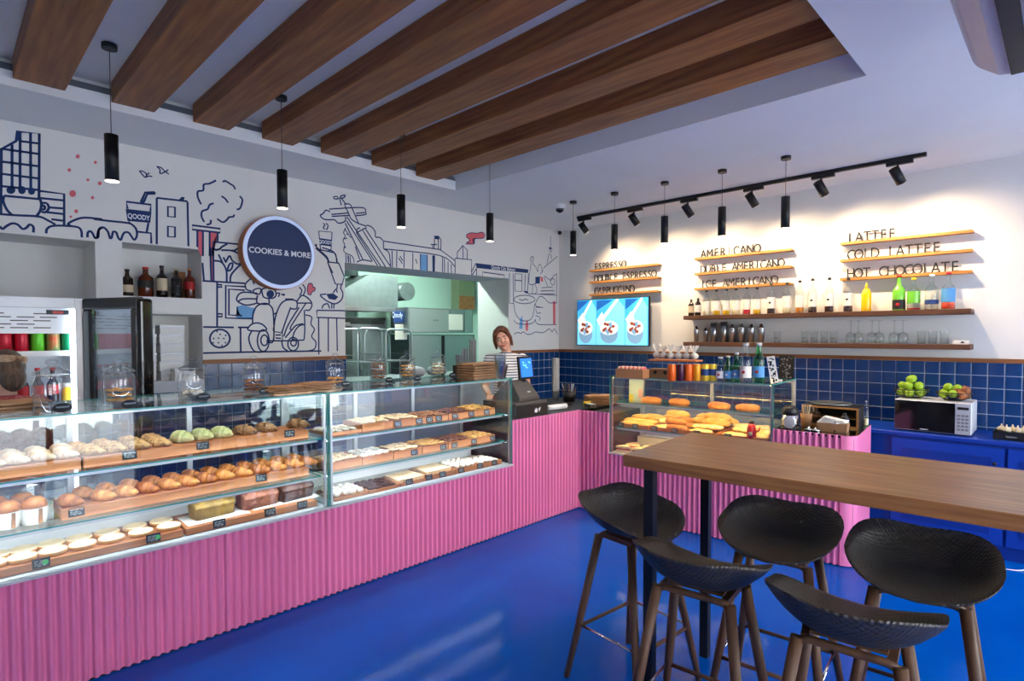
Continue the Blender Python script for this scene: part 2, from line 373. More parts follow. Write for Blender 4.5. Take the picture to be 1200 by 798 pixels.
# tiles, one by one, on a recessed grout bed
P = .102; G = .0052
gb = MB().box(.84, 1.47, YW-.004, YW-.001, 0, 1.248).box(1.47, OPEN[0], YW-.004, YW-.001, 0, TZ).box(OPEN[1], XW, YW-.004, YW-.001, 0, TZ).box(OPEN[0], OPEN[1], YW-.004, YW-.001, 0, OPEN[2])
gb2 = MB(); 
structure(gb.build('trim_4', 'grout')); structure(MB().box(XW-.004, XW-.001, YE, YW-.004, .5, TZ).build('trim_5', 'grout'))
h = (P-G)/2; q = .0035
def tile_mesh(axis):
    t = MB(); b = [(-h, -h), (h, -h), (h, h), (-h, h)]; s_ = [(u*.94, v*.94) for u, v in b]
    if axis == 'y': F = lambda u, v, d: (u, -d, v)
    else: F = lambda u, v, d: (-d, -u, v)
    vv = [F(u, v, 0) for u, v in b]+[F(u, v, .0045) for u, v in b]+[F(u, v, .006) for u, v in s_]
    return t.add(vv, [(0, 1, 5, 4), (1, 2, 6, 5), (2, 3, 7, 6), (3, 0, 4, 7), (4, 5, 9, 8), (5, 6, 10, 9), (6, 7, 11, 10), (7, 4, 8, 11), (8, 9, 10, 11)]).mesh('tile', 'tile_blue')
ty, tx = tile_mesh('y'), tile_mesh('x')
def tiles(me_, par, pts):
    for p in pts: place(me_, 'tile', par, p)
tiles(ty, WL, [(OPEN[0]-P*(i+.5), YW-.004, TZ-P*(j+.5)) for i in range(12) for j in range(7)])
tiles(ty, WL, [(OPEN[0]-P*(i+.5), YW-.004, TZ-P*(j+.5)) for i in range(12, 18) for j in range(2, 7)])
tiles(ty, WL, [(XW-.006-P*(i+.5), YW-.004, TZ-P*(j+.5)) for i in range(9) for j in range(6)])
tiles(tx, WR, [(XW-.004, YW-.012-P*(i+.5), TZ-P*(j+.5)) for i in range(47) for j in range(6)])
# joined remainder of tiles, out of easy sight
rb = MB()
for i in range(18):
    for j in range(6, 13):
        if j > 6: rb.box(OPEN[0]-P*(i+1)+.002, OPEN[0]-P*i-.002, YW-.009, YW-.004, TZ-P*(j+1)+.002, TZ-P*j-.002)
o = rb.build('lower_tiles', 'tile_blue', WL); o['kind'] = 'stuff'

# ================================================================== MURAL (painted lines on the left wall)
MY = YW-.0015
mural = thing('wall_mural', 'navy line drawing of a city with pastries painted on the white wall', 'mural', (2.4, YW, 1.4))
def W2(ox, oy, s): return lambda p: ony(ox+p[0]/s, oy+p[1]/s, MY)
def P_(s_): return [tuple(float(q) for q in t.split(',')) for t in s_.split()]
def ribbon(mb, pts, wd, closed=False):
    n = len(pts); Lp = []; Rp = []
    for i in range(n):
        a = pts[(i-1) % n] if closed else pts[max(i-1, 0)]; b = pts[(i+1) % n] if closed else pts[min(i+1, n-1)]
        d = b-a; d = Vector((d.x, 0, d.z)); d = d.normalized() if d.length > 1e-9 else Vector((1, 0, 0)); nn = Vector((-d.z, 0, d.x))*wd/2
        Lp.append(pts[i]+nn); Rp.append(pts[i]-nn)
    fs = [(i, (i+1) % n, n+(i+1) % n, n+i) for i in range(n if closed else n-1)]
    mb.add(Lp+Rp, fs)
def mural_part(name, org, lines='', fills=(), wd=.0145, straight=False, ell=()):
    T_ = W2(*org); off = Vector((2.4, YW, 1.4)); mb = MB()
    for ln in [l.strip() for l in lines.split(';') if l.strip()]:
        closed = ln.endswith('o'); st = straight or '!' in ln; p = P_(ln.rstrip('o!').replace('!', ''))
        if len(p) > 2 and not st: p = spline(p, 4, closed)
        ribbon(mb, [T_(k)-off for k in p], wd, closed)
    for (cx, cy_, rx, ry) in ell:
        ribbon(mb, [T_((cx+rx*math.cos(a*PI/14), cy_+ry*math.sin(a*PI/14)))-off for a in range(28)], wd, True)
    o = mb.build(name, 'navy', mural) if mb.f else None
    for mat, pl in fills:
        p = P_(pl) if isinstance(pl, str) else [(pl[0]+pl[2]*math.cos(a*PI/10), pl[1]+pl[3]*math.sin(a*PI/10)) for a in range(20)]
        v = [T_(k)-off+Vector((0, .0007, 0)) for k in p]
        bm = bmesh.new(); f = bm.faces.new([bm.verts.new(x) for x in v]); bmesh.ops.triangulate(bm, faces=[f])
        m2 = bpy.data.meshes.new('painted_patch'); bm.to_mesh(m2); bm.free(); m2.materials.append(MATS[mat]); place(m2, 'painted_patch', mural)
    return o
A = (0, 140, 5.32)
mural_part('tower_block', A, '5,595 8,185 100,135 105,75 245,88 243,490!; 75,155 75,430; 125,75 125,430; 190,80 192,430; 128,135 243,150; 5,182 243,215; 5,262 243,292; 5,338 243,368; 5,415 243,440',
           [('navy', '100,135 105,75 128,70 128,130'), ('navy', (68, 440, 28, 24)), ('navy', (137, 440, 24, 25)), ('navy', (197, 447, 22, 22))])
mural_part('low_building', A, '245,445 400,465 400,660!; 250,490 400,505; 305,548 400,555; 292,578 400,590; 320,622 400,632')
mural_part('coffee_cup', A, '25,475 250,497; 25,475 20,510 45,565 80,598; 250,497 258,530 250,570 228,602; 258,522 290,522 305,550 285,578 258,575; 262,540 275,538 280,550 272,562 262,560')
mural_part('iced_donut', A, '0,590 100,597 240,605 300,630 345,655; 0,665 15,683 40,665 75,648 110,655 140,682 165,675 185,655 208,670 208,705; 288,710 295,680 340,662 470,668 505,690 510,735; 440,662 425,650 470,625 530,612 638,622; 545,735 548,705 565,697 580,715 590,735 605,735 615,690 638,675')
mural_part('sprinkle_dots', A, '', [('mural_pink', (x, y, r, r)) for x, y, r in ((485, 230, 13), (595, 267, 10), (432, 315, 11), (548, 376, 9), (622, 398, 12), (453, 462, 21), (577, 487, 10), (475, 572, 12), (441, 606, 8))])
A = (110, 180, 6.65)
mural_part('donut_glaze', A, '0,510 120,525 260,540 300,555 330,590 335,640 315,672 290,640 270,615 240,615 222,640 210,672 190,655 175,615 150,610 140,650 125,658 110,610 75,575 40,590 33,650 0,655; 335,608 445,620 447,700!')
mural_part('cup_with_straw', A, '262,430 255,375 445,398 440,450!; 270,530 280,545; 425,540 412,612; 365,380 380,350 400,303 475,300!; 475,300 475,312 415,315 395,365 380,385!', [('navy', '248,430 450,452 440,540 262,525')])
mural_part('house', A, '490,705 490,345!; 730,375 737,722; 490,345 730,372; 577,413 632,418 632,495 577,490!o; 577,567 632,572 632,650 577,648!o; 670,362 690,345 706,350; 685,340 695,362')
mural_part('birds', A, '355,135 385,140 410,160 400,185 375,160 355,135; 400,185 430,175 455,180; 432,150 412,165; 490,100 525,110 550,135 585,160; 490,100 515,125 515,155 550,145 580,125', wd=.009)
A = (220, 200, 7.98)
mural_part('smoke_tree', A, '125,315 95,250 95,195 145,183 150,130 205,120 265,90; 330,107 350,95 400,125 430,145 443,175; 485,238 512,275 490,350 458,363; 315,238 350,262 378,300; 242,305 205,320 185,360 135,380 130,430 155,480; 275,450 330,482 375,450 385,435 425,430 435,410; 215,460 212,495 175,505')
mural_part('chimney', A, '42,510 305,543 303,580 42,550!o; 90,560 90,715; 142,565 142,798; 205,570 205,798; 280,578 280,660; 238,798 238,665 500,690!; 245,735 290,738 320,712 370,685; 405,745 440,745 465,730 500,738',
           [('mural_pink', '92,560 140,565 140,798 120,798 92,715'), ('mural_pink', '207,570 278,578 278,662 240,667 240,798 207,798')])
A = (230, 290, 6.14)
mural_part('park_tree', A, '45,110 55,240; 100,0 108,240; 122,0 125,240; 45,240 350,258; 130,95 180,105 215,160 220,245; 245,245 250,200 290,150 325,120; 160,50 190,110; 195,70 215,110; 215,100 240,60 260,95 300,120 330,105; 180,20 250,22 310,45; 225,160 240,120 262,115 255,150 235,168o; 135,20 165,12 180,0', [('mural_pink', '104,0 122,0 125,240 108,240')])
mural_part('cupboard', A, '150,250 150,570; 410,512 212,508 212,275 360,283!; 330,490 235,485 235,300 350,308!; 155,268 182,268 182,285 155,285!; 155,478 185,478 185,498 155,498!; 50,572 270,575; 300,575 380,575; 318,575 320,757; 50,760 400,752 900,745', [('mural_blue', '290,425 330,415 430,440 405,512 290,505 315,480 290,460')])
mural_part('round_cookie', A, '', [('navy', (x, y, 6, 6)) for x, y in ((125, 655), (172, 625), (212, 632), (160, 652), (198, 655), (122, 685), (160, 685), (210, 685), (150, 605), (185, 705))], ell=[(170, 655, 72, 65)])
mural_part('scooter', A, '400,600 378,650 395,715 430,752 490,750; 375,595 395,555 440,543 485,560 500,598o; 405,550 410,470 440,420 490,402 535,420 555,480 555,672 505,672; 505,672 740,668 778,640 778,450; 440,330 340,322 300,345 295,385 360,415 440,400; 300,390 340,370 440,370; 475,300 520,290 560,300 575,340 550,365 490,360 475,330o; 440,345 440,400 520,405 520,365; 555,600 570,500 600,420 640,382 700,378 725,395 720,440 680,440; 615,615 640,540 680,430; 560,605 620,615 620,672 555,672!o; 570,630 610,630; 570,650 610,655; 720,395 760,345 810,370 832,410 815,450 785,450; 725,400 830,400; 690,668 705,610 740,565 778,555; 640,650 690,590 720,560 770,548; 615,672 625,720 660,745; 630,640 660,560 740,430; 555,480 580,470',
           [('navy', (533, 335, 28, 28))], wd=.0125, ell=[(482, 670, 42, 78), (490, 668, 25, 38), (697, 695, 38, 48), (700, 685, 20, 24)])
mural_part('rider_lines', A, '410,210 355,260 360,300 400,315; 740,285 760,310 745,345; 765,265 785,300 770,345; 410,310 440,295 465,300 455,335 420,330o; 575,330 600,330 590,355; 610,335 630,345; 640,370 700,372; 785,485 830,500 825,550 850,590 830,640 860,680 850,730 800,745; 790,400 680,570 690,590; 405,225 415,265', [('navy', (630, 340, 9, 9)), ('navy', '640,365 690,370 690,382 640,380')], wd=.0115)
mural_part('heart_flower', A, '820,258 835,265 838,282 855,290 850,312 830,322 825,340 805,335 800,300 805,268o', [('mural_pink', '820,258 835,265 838,282 855,290 850,312 830,322 825,340 805,335 800,300 805,268')], wd=.008)
mural_part('gull', A, '890,345 940,385 1000,405 1045,375 1055,330 1040,295 1045,262; 890,340 935,335; 975,400 975,440; 990,403 990,440; 905,440 915,415 945,405 960,440; 985,328 1005,300 1015,325; 1015,262 1012,300; 868,452 1070,455; 1070,510 868,503 868,452!; 880,505 882,770; 950,508 950,750; 1010,510 1015,745', [('navy', '935,335 985,330 1022,355 1000,378 955,370')], wd=.0125)
mural_part('raised_arm', A, '860,5 900,40 940,80 950,110; 945,105 1025,112 1065,210 1050,265 1000,262!o; 905,0 985,30 1010,80 1012,110', wd=.0125)
A = (360, 220, 7.98)
mural_part('statue', A, '205,200 510,185 545,225; 225,250 390,235; 230,268 400,258; 450,262 545,250 545,225; 455,240 540,232; 215,225 175,210 150,240 122,260 150,290 190,300 255,300 290,330 340,322 360,300 355,270; 350,165 385,235 410,290 470,330 555,360; 345,155 400,155 430,215 470,310 480,330; 300,95 320,165; 320,100 360,150; 245,90 275,80 290,100 260,105o; 320,75 355,70 340,95 310,95o; 355,330 520,670; 368,310 610,685; 370,270 690,735; 460,420 660,730; 520,400 735,745; 545,385 785,745; 460,420 470,385 495,375; 460,420 555,372; 555,350 600,365 635,410 640,460 680,465 710,495; 465,695 520,675 605,690; 720,575 765,610 780,740; 450,550 470,610 490,670', wd=.0115)
mural_part('statue_face', A, '360,375 340,420 355,450 335,495 350,530 345,600 420,640 440,700; 360,620 365,700; 380,630 385,700; 400,640 405,705; 340,480 375,470; 365,430 380,440; 350,385 390,440 410,470', [('navy', (352, 555, 10, 10)), ('navy', '380,632 390,636 392,700 383,700')], wd=.009)
mural_part('takeaway_cup', A, '108,405 232,415 222,590 125,585!o; 150,330 165,350 150,370 165,390; 175,330 195,355 180,395; 70,530 110,580 180,640 205,695; 85,525 100,570 215,600 265,620 275,700; 190,695 295,705; 190,695 240,798; 295,705 335,798', [('navy', '112,470 230,487 228,550 115,535')], wd=.011)
A = (440, 260, 9.23)
mural_part('station_building', A, '85,208 700,300 862,420!; 85,208 88,292; 88,292 690,362 862,488; 860,400 862,560; 180,310 182,490; 232,315 228,490; 310,325 308,500; 405,335 403,515; 485,345 487,520; 560,355 560,530; 725,380 725,550; 745,395 748,550; 785,430 785,555; 820,460 822,555; 265,370 295,420; 250,390 290,450; 435,400 450,450', [('mural_blue', '487,347 558,355 558,532 489,526'), ('navy', '615,362 645,364 643,540 618,538')], wd=.011)
mural_part('bell_tower', A, '640,185 635,290; 680,155 680,300; 680,155 708,200 705,305; 600,245 665,245; 620,250 618,285; 885,400 885,330 945,255 992,305 992,400!; 945,255 948,395; 862,392 1040,410 1038,575!; 1040,540 1085,450; 1045,575 1090,505', [('navy', '635,150 680,150 692,190 640,185')], wd=.011)
FL = '1000,130 1040,118 1100,122 1150,112 1178,130 1175,165 1150,178 1060,182 1055,210 1070,222 1060,238 1000,238 985,225 1020,205 1010,185 985,165 985,145'
mural_part('red_flag', A, FL+'o; 1000,232 978,243', [('mural_pink', FL)], wd=.009)
A = (540, 260, 5.7)
mural_part('bakery_front', A, '105,310 105,362; 325,340 325,545 355,545!; 145,362 145,335 290,355 290,378!; 350,345 352,540; 362,345 408,350 408,465 362,462!o; 362,390 408,393; 430,350 428,455; 452,342 445,460 420,462', [('navy', '100,275 452,318 448,342 105,308'), ('navy', '420,458 450,465 452,480 430,475')], wd=.011)
mural_part('street_people', A, '470,270 468,240 485,235 482,280 500,300 515,335; 470,275 455,410 500,412; 600,95 600,170; 590,170 610,180 600,200 590,185; 590,210 575,280; 602,210 605,250; 550,310 645,230; 640,340 640,545; 560,360 600,390 620,360 640,350; 540,440 612,435 612,460 540,460!o; 532,462 625,460 625,482 532,482!o; 450,480 640,490; 480,415 478,480; 495,415 510,460 495,480; 515,330 520,290 535,290 545,340; 530,350 550,320; 555,365 580,430; 600,380 625,385 622,420 605,415o', [('navy', '498,368 530,365 528,412 498,412'), ('mural_pink', '532,365 548,370 550,400 535,398'), ('navy', (598, 177, 8, 8))], wd=.0085)
mural_part('big_cup', A, '355,545 365,610 400,655 450,660 480,630 495,545; 355,655 380,680 470,680 500,650; 500,570 550,572; 640,540 590,540 560,510 530,498 510,520 500,560 545,572; 500,580 510,610 535,605; 500,625 530,640 525,660; 497,655 520,685 640,685; 355,750 380,738 400,745 420,735 440,750 470,750 500,735 550,740 590,715 610,735 625,715 645,748; 390,515 410,525 430,515 450,525', [('mural_pink', '615,530 632,530 632,685 617,685'), ('mural_blue', '395,655 408,625 415,660 412,715 390,715'), ('mural_pink', '432,685 445,650 452,690 448,728 435,728')], wd=.0095, ell=[(425, 518, 70, 28)])
mo = Vector((2.4, YW, 1.4))
def mural_text(t, px, py, size, width=1, slope=0):
    p = ony(px, py, MY-.0015)-mo; R_ = ROT_Y @ Matrix.Rotation(slope, 3, 'Z')
    put_text('lettering', text_mesh(t, size, .0004, 'paint_white', width, .001), mural, p-Vector((0, 0, size*.3)), R_)
mural_text('QOODY', 162.6, 254.5, .05, .72); mural_text('QOODY', 381.3, 284, .045, .75); mural_text('Qoody City Bakery', 590, 314.7, .06, .85, .0)

# round shop sign
SY = YW-.11
sc_ = ony(329, 296, SY)
sg = thing('round_sign', 'round navy sign reading COOKIES & MORE with a wooden rim on the drawn wall', 'sign', (sc_.x, YW, sc_.z))
RS = .308
def disc(r0, r1, y0, y1, name, mat):
    m_ = MB(); m_.lathe([(r0, 0), (r1, y1-y0)], 64); m_.xf(Matrix(((1, 0, 0, 0), (0, 0, -1, -y0), (0, 1, 0, 0), (0, 0, 0, 1)))); return m_.build(name, mat, sg, fix=True)
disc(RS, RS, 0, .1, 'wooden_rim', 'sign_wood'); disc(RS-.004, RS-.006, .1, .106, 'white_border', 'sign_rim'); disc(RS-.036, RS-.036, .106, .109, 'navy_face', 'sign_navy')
put_text('lettering', text_mesh('COOKIES & MORE', .066, .001, 'paint_white', .98, .0012), sg, (.0, -.111, -.022), ROT_Y)
# ================================================================== PINK COUNTERS
PITCH_R, AMP = .0413, .0095
def sheet(parent, x0, x1, z0, z1, yf=0):
    mb = MB(); n = max(8, int(round((x1-x0)/PITCH_R*8))); fr = []; bk = []
    for i in range(n+1):
        x = x0+(x1-x0)*i/n; y = yf-AMP-AMP*max(-.8, min(.8, math.cos(2*PI*x/PITCH_R)))*1.2; fr.append((x, y)); bk.append((x, yf+.002))
    k = n+1; v = [(x, y, z0) for x, y in fr]+[(x, y, z1) for x, y in fr]+[(x, y, z0) for x, y in bk]+[(x, y, z1) for x, y in bk]
    mb.add(v, [(i, i+1, k+i+1, k+i) for i in range(n)], True)
    b = len(mb.v); 
    mb.add([(x, y, z1) for x, y in fr]+[(x, y, z1) for x, y in bk], [(i, i+1, k+i+1, k+i) for i in range(n)])
    mb.add([(x0, fr[0][1], z0), (x0, bk[0][1], z0), (x0, bk[0][1], z1), (x0, fr[0][1], z1)], [(0, 1, 2, 3)]).add([(x1, fr[-1][1], z0), (x1, bk[-1][1], z0), (x1, bk[-1][1], z1), (x1, fr[-1][1], z1)], [(0, 1, 2, 3)])
    return mb.build('corrugated_panel', 'pink', parent)
CB = .556                      # bottom of the glass cases
CX0, CJ, CX1, CXE = -1.25, 1.665, 3.245, 4.135
sv = thing('service_counter', 'long pink corrugated counter carrying the two pastry cases', 'counter', (0, CY0+.02, 0))
MB().box(CX0, CX1, 0, .62, 0, CB-.013).build('carcass', 'black_matte', sv)
tc_ = thing('till_counter', 'taller pink corrugated counter section under the cash drawer', 'counter', (0, CY0+.02, 0))
MB().box(CX1+.002, CXE+.02, 0, .62, 0, .885).build('carcass', 'black_matte', tc_)
cb_ = thing('corner_worktop', 'black corner worktop with cups and paper bags before the tiled corner', 'counter', (0, CY0+.02, 0))
MB().box(CXE+.205, CXE+.7, .06, .82, 0, .885).build('carcass', 'black_matte', cb_)
nsh = PITCH_R*14
x = CX0
while x < CX1-.01:
    e = min(x+nsh, CX1); sheet(sv, x, e-.0015, .008, CB-.0125); x = e
sheet(tc_, CX1+.001, CX1+PITCH_R*11, .008, .905); sheet(tc_, CX1+PITCH_R*11+.0015, CXE+.018, .008, .905)
MB().box(CX1+.002, CXE+.2, .005, .62, .886, .904).build('worktop', 'black', tc_)
MB().box(CXE+.2005, CXE+.7, .005, .83, .886, .904).build('worktop', 'black', cb_)
# right counter, turned a little from the wall
RO = Vector((CXE+.008, CY0, 0)); RZ = -PI/2+RTILT
RM = Matrix.Translation(RO) @ Matrix.Rotation(RZ, 4, 'Z')
RL, RC0, RC1, RCOR = 2.19, .30, 1.66, .09
def Rl(lx, ly, z): return RM @ Vector((lx, ly, z))
rc = thing('corner_counter', 'low pink corrugated counter carrying the savoury case', 'counter', RO, RZ)
MB().box(RC0+.002, RC1-.002, .02, .66, 0, CB-.013).build('carcass', 'black_matte', rc)
rp = thing('corner_counter', 'narrow tall pink corrugated counter piece in the inner corner beside the savoury case', 'counter', RO, RZ)
MB().box(.045, RC0-.002, .02, .6, 0, .885).build('carcass', 'black_matte', rp)
re_ = thing('corner_counter', 'pink corrugated counter end with a black worktop and rounded corner beside the blue cabinet', 'counter', RO, RZ)
MB().box(RC1+.002, RL-.02, .02, .66, 0, .885).build('carcass', 'black_matte', re_)
sheet(rp, -.004, RC0-.001, .008, .905); sheet(rc, RC0+.001, RC0+.7, .008, CB-.0125); sheet(rc, RC0+.7015, RC1, .008, CB-.0125); sheet(re_, RC1+.001, RL-RCOR, .008, .905)
mb = MB(); pts = [(RL-RCOR+RCOR*math.sin(a*PI/16), RCOR-RCOR*math.cos(a*PI/16)-.012) for a in range(9)]+[(RL, .68)]
k = len(pts); mb.add([(a, b, .008) for a, b in pts]+[(a, b, .905) for a, b in pts], [(i, i+1, k+i+1, k+i) for i in range(k-1)], True)
mb.build('end_panel', 'pink', re_)
mb = MB(); poly = [(RC1+.002, .0)]+[(a-.004, b+.006) for a, b in pts[:9]]+[(RL-.004, .68), (RC1+.002, .68)]
mb.prism(poly, lambda a, b: (a, b, .888), lambda a, b: (a, b, .903)); mb.build('worktop', 'black_gloss', re_)

# ================================================================== GLASS DISPLAY CASES
def case(name, label, loc, rotz, L, D, z0, z1, shelves, led, ledpos='all', yback=None):
    t = thing(name, label, 'display case', loc, rotz); g = ['glass', 'glass_edge']
    glass_slab(MB(), 0, L, 0, .008, z0, z1-.008).build('front_glass', g, t)
    glass_slab(MB(), -.004, L+.004, -.012, D, z1-.008, z1).build('top_glass', g, t)
    for xx in (0, L-.008): glass_slab(MB(), xx, xx+.008, .009, D, z0, z1-.009).build('side_glass', g, t)
    for z, d in shelves: glass_slab(MB(), .012, L-.012, .075, .075+d, z-.008, z).build('glass_shelf', g, t)
    MB().box(0, L, -.016, D, z0-.012, z0).build('deck', 'light_grey', t)
    MB().box(.02, L-.02, D-.16, D-.05, z0+.001, z0+.075).build('back_plinth', 'white', t)
    mb = MB(); n = max(2, int(round(L/.62)))
    for i in range(n+1):
        xx = .01+(L-.02)*i/n; mb.box(xx-.014, xx+.014, D-.03, D-.004, z0, z1-.01)
    mb.box(.0, L, D-.03, D-.004, z0, z0+.03).box(.0, L, D-.03, D-.004, z1-.035, z1-.009)
    mb.build('rear_frame', 'alu', t)
    for i in range(n):
        a, b = .026+(L-.02)*i/n, -.006+(L-.02)*(i+1)/n
        glass_slab(MB(), a, b, D-.02, D-.015, z0+.032, z1-.037).build('sliding_door', ['glass_back', 'glass_edge'], t)
    zs = [z1-.009]+[z-.009 for z, d in shelves]
    for i, z in enumerate(zs):
        yy = .03 if i == 0 else .085
        MB().box(.03, L-.03, yy, yy+.002, z-.014, z-.0005).box(.03, L-.03, yy+.0021, yy+.016, z-.003, z-.0005).build('light_housing', 'alu', t)
        MB().box(.03, L-.03, yy+.0022, yy+.015, z-.0115, z-.0032).build('light_strip', led, t)
    for xx in (.012, L-.024):
        MB().box(xx, xx+.012, .012, .024, z0, z1-.01).build('corner_post', 'steel', t)
    return t
DC = .64
case('display_case', 'long glass case full of croissants and loaf cakes on the pink counter', (CX0, CY0, 0), 0, CJ-CX0-.006, DC, CB, 1.25, [(.735, .5), (.965, .42)], 'led_cool')
case('display_case', 'glass case of cookie trays on the pink counter beside the cash drawer', (CJ, CY0, 0), 0, CX1-CJ, DC, CB, 1.25, [(.735, .5), (.955, .42)], 'led_cool')
case('display_case', 'glass case of yellow savoury pies under bottles and cans', Rl(RC0, 0, 0), RZ, RC1-RC0, .66, CB, 1.234, [(.775, .5), (1.0, .36)], 'led_warm')

# ================================================================== PASTRY SHAPES
def croissant_mesh(mat, L=.15, R=.036, curve=.035, seg=34, n=12, ridge=.26, rough=0):
    mb = MB(); pts = []; rs = []
    for i in range(seg+1):
        t = -1+2*i/seg; k = abs(t)*3.4+.5; r = R*(1-abs(t)**2.0)**.75+.005; r *= 1-ridge*((k % 1))
        pts.append((L/2*t, curve*t*t, R*.75*(1-.35*t*t))); rs.append(r)
    mb.ring_tube(pts, rs, n)
    for i, v in enumerate(mb.v): v.z = max(v.z*.95, 0.0); mb.v[i] = v
    if rough: mb.disp(rough, 55, 3)
    return mb.mesh('croissant', mat)
def round_mesh(name, mats, prof, n=18, amp=0, fr=30, seed=0):
    mb = MB(); mb.lathe(prof, n); 
    if amp: mb.disp(amp, fr, seed)
    return mb.mesh(name, mats)
def loaf_mesh(mat, L=.19, Wd=.10, H=.09, seed=0):
    """tin-shaped loaf: narrow flat base, straight sides, overhanging lip and a domed cracked top"""
    sec = [(-.40, 0), (-.2, 0), (.2, 0), (.40, 0), (.455, .3), (.49, .56), (.52, .62), (.49, .7), (.40, .84), (.24, .95), (.10, 1.0), (.03, .965), (-.02, .93), (-.07, .98), (-.2, 1.0), (-.38, .86), (-.49, .7), (-.52, .62), (-.49, .56), (-.455, .3)]
    mb = MB(); nx = 18; k = len(sec)
    for i in range(nx+1):
        u = -1+2*i/nx; e = 1-.10*max(0, (abs(u)-.75)/.25)**2; dome = 1-.38*abs(u)**2.4
        for y, z in sec:
            zz = z if z < .62 else .6+(z-.6)*dome
            x = u*L/2*(.93+.07*min(1, zz/.62))
            mb.v.append(Vector((x, y*Wd*e, zz*H)))
    for i in range(nx):
        for j in range(k): mb.f.append((i*k+j, i*k+(j+1) % k, (i+1)*k+(j+1) % k, (i+1)*k+j)); mb.sm.append(True); mb.m.append(0)
    mb.f.append(tuple(range(k))[::-1]); mb.sm.append(False); mb.m.append(0); mb.f.append(tuple(nx*k+j for j in range(k))); mb.sm.append(False); mb.m.append(0)
    for q_ in range(len(mb.v)):
        v = mb.v[q_]
        if v.z > .05*H: mb.v[q_] = v+noise.noise_vector(v*45+Vector((seed, seed, seed)))*.0045
    return mb.mesh('loaf_cake', mat)
def pie_mesh(mat, L=.2, Wd=.09, H=.035, seed=0, amp=.004):
    mb = MB(); prof = []
    n = 22
    for fz, fr in ((0, .86), (.35, 1), (.75, .9), (1, .55), (1.02, .02)):
        prof.append((fr, fz*H))
    mb.lathe(prof, n)
    for i, v in enumerate(mb.v):
        a = math.atan2(v.y, v.x); r = math.hypot(v.x, v.y); c, s_ = math.cos(a), math.sin(a)
        mb.v[i] = Vector((math.copysign(abs(c)**.8, c)*r*L/2, math.copysign(abs(s_)**.9, s_)*r*Wd/2, v.z))
    mb.disp(amp, 40, seed); return mb.mesh('pie', mat)
def bun_prof(r, hh): return [(r*.8, 0), (r, hh*.3), (r*.93, hh*.6), (r*.6, hh*.9), (.004, hh)]
def stock(name, me, label, cat, group=None):
    o = bpy.data.objects.new(name, me); COL.objects.link(o); return Stock(tag(o, label, cat, group))
def cxp(px, y): return ony(px, 520, y).x
YB = CY0+.14                     # board front
B2, B1, B0 = .965+.052, .735+.05, CB+.038      # board tops
def board(x0, x1, z0, z1, y0, y1, label):
    mb = MB().box(-(x1-x0)/2, (x1-x0)/2, 0, y1-y0, 0, z1-z0); o = mb.build('serving_board', 'board_wood', loc=((x0+x1)/2, y0, z0)); bevel(o, .003, 1); return tag(o, label, 'board', 'wooden serving boards in the pastry case')
xj = CJ-.06
bx = cxp(97, YB)
board(-.35, bx-.008, .9655, B2, YB, YB+.26, 'wooden board under the sugar-dusted croissants, top shelf')
board(bx, cxp(362, YB), .9655, B2, YB, YB+.26, 'long wooden board under nutty, pistachio and chocolate croissants, top shelf')
board(cxp(70, YB), cxp(362, YB), .7355, B1, YB, YB+.26, 'long wooden board under two rows of plain croissants, middle shelf')
board(-.4, cxp(213, CY0+.06), CB+.0005, B0, CY0+.06, CY0+.34, 'wooden board under the round pale tarts')
board(cxp(216, CY0+.06), cxp(371, CY0+.06), CB+.0005, B0, CY0+.06, CY0+.34, 'wooden board under the three loaf cakes')
def jit(a): return random.uniform(-a, a)
cm = {k: stock('croissant', croissant_mesh(m_, **kw), '', 'croissant') for k, m_, kw in (('plain', 'crust', {}), ('dark', 'crust_dark', {}), ('sugar', 'crust_sugar', dict(L=.17)), ('nut', 'crust_nut', dict(ridge=.12, L=.17, rough=.009)), ('pist', 'pistachio', dict(ridge=.14, curve=.02, rough=.008, R=.042)), ('choc', 'choco_nut', dict(ridge=.06, curve=.015, L=.16, rough=.013)))}
SC_ = dict(plain=.93, dark=.93, sugar=.88, nut=.86, pist=.92, choc=.92)
def crs(k, px, y, z, label, group, rz=None, py=None):
    cm[k].put((cxp(px, y), y, z), (-1.1+jit(.06)) if rz is None else rz, label, group, scale=SC_[k])
for px in (-16, 13, 43, 72): crs('sugar', px, YB+.07, B2, 'croissant dusted with sugar on the top shelf', 'sugar-dusted croissants', -1.05+jit(.06))
for px in (10, 40, 70): crs('sugar', px, YB+.19, B2, 'croissant dusted with sugar on the top shelf', 'sugar-dusted croissants', -1.05+jit(.06))
for px in (103, 130, 158, 183): crs('nut', px, YB+.07, B2, 'nut-crusted croissant on the top shelf', 'nut-crusted croissants', -1.0+jit(.06))
for px in (88, 118, 150, 176): crs('nut', px, YB+.19, B2, 'nut-crusted croissant on the top shelf', 'nut-crusted croissants', -1.0+jit(.06))
for px in (212, 235, 258): crs('pist', px, YB+.10, B2, 'green pistachio croissant on the top shelf', 'pistachio croissants', -1.05+jit(.05))
for px in (286, 311, 349): crs('choc', px, YB+.11, B2, 'chocolate croissant with chopped nuts on the top shelf', 'chocolate nut croissants', -.95+jit(.08))
for i, px in enumerate((78, 116, 143, 168, 194, 216, 237, 259, 280, 301, 321, 341, 358)): crs('plain' if i % 3 else 'dark', px, YB+.07, B1, 'plain golden croissant on the middle shelf', 'plain croissants')
for i, px in enumerate((95, 122, 150, 176, 200, 222, 244, 265, 285, 305, 325, 343)): crs('plain', px, YB+.195, B1, 'plain golden croissant on the middle shelf', 'plain croissants')
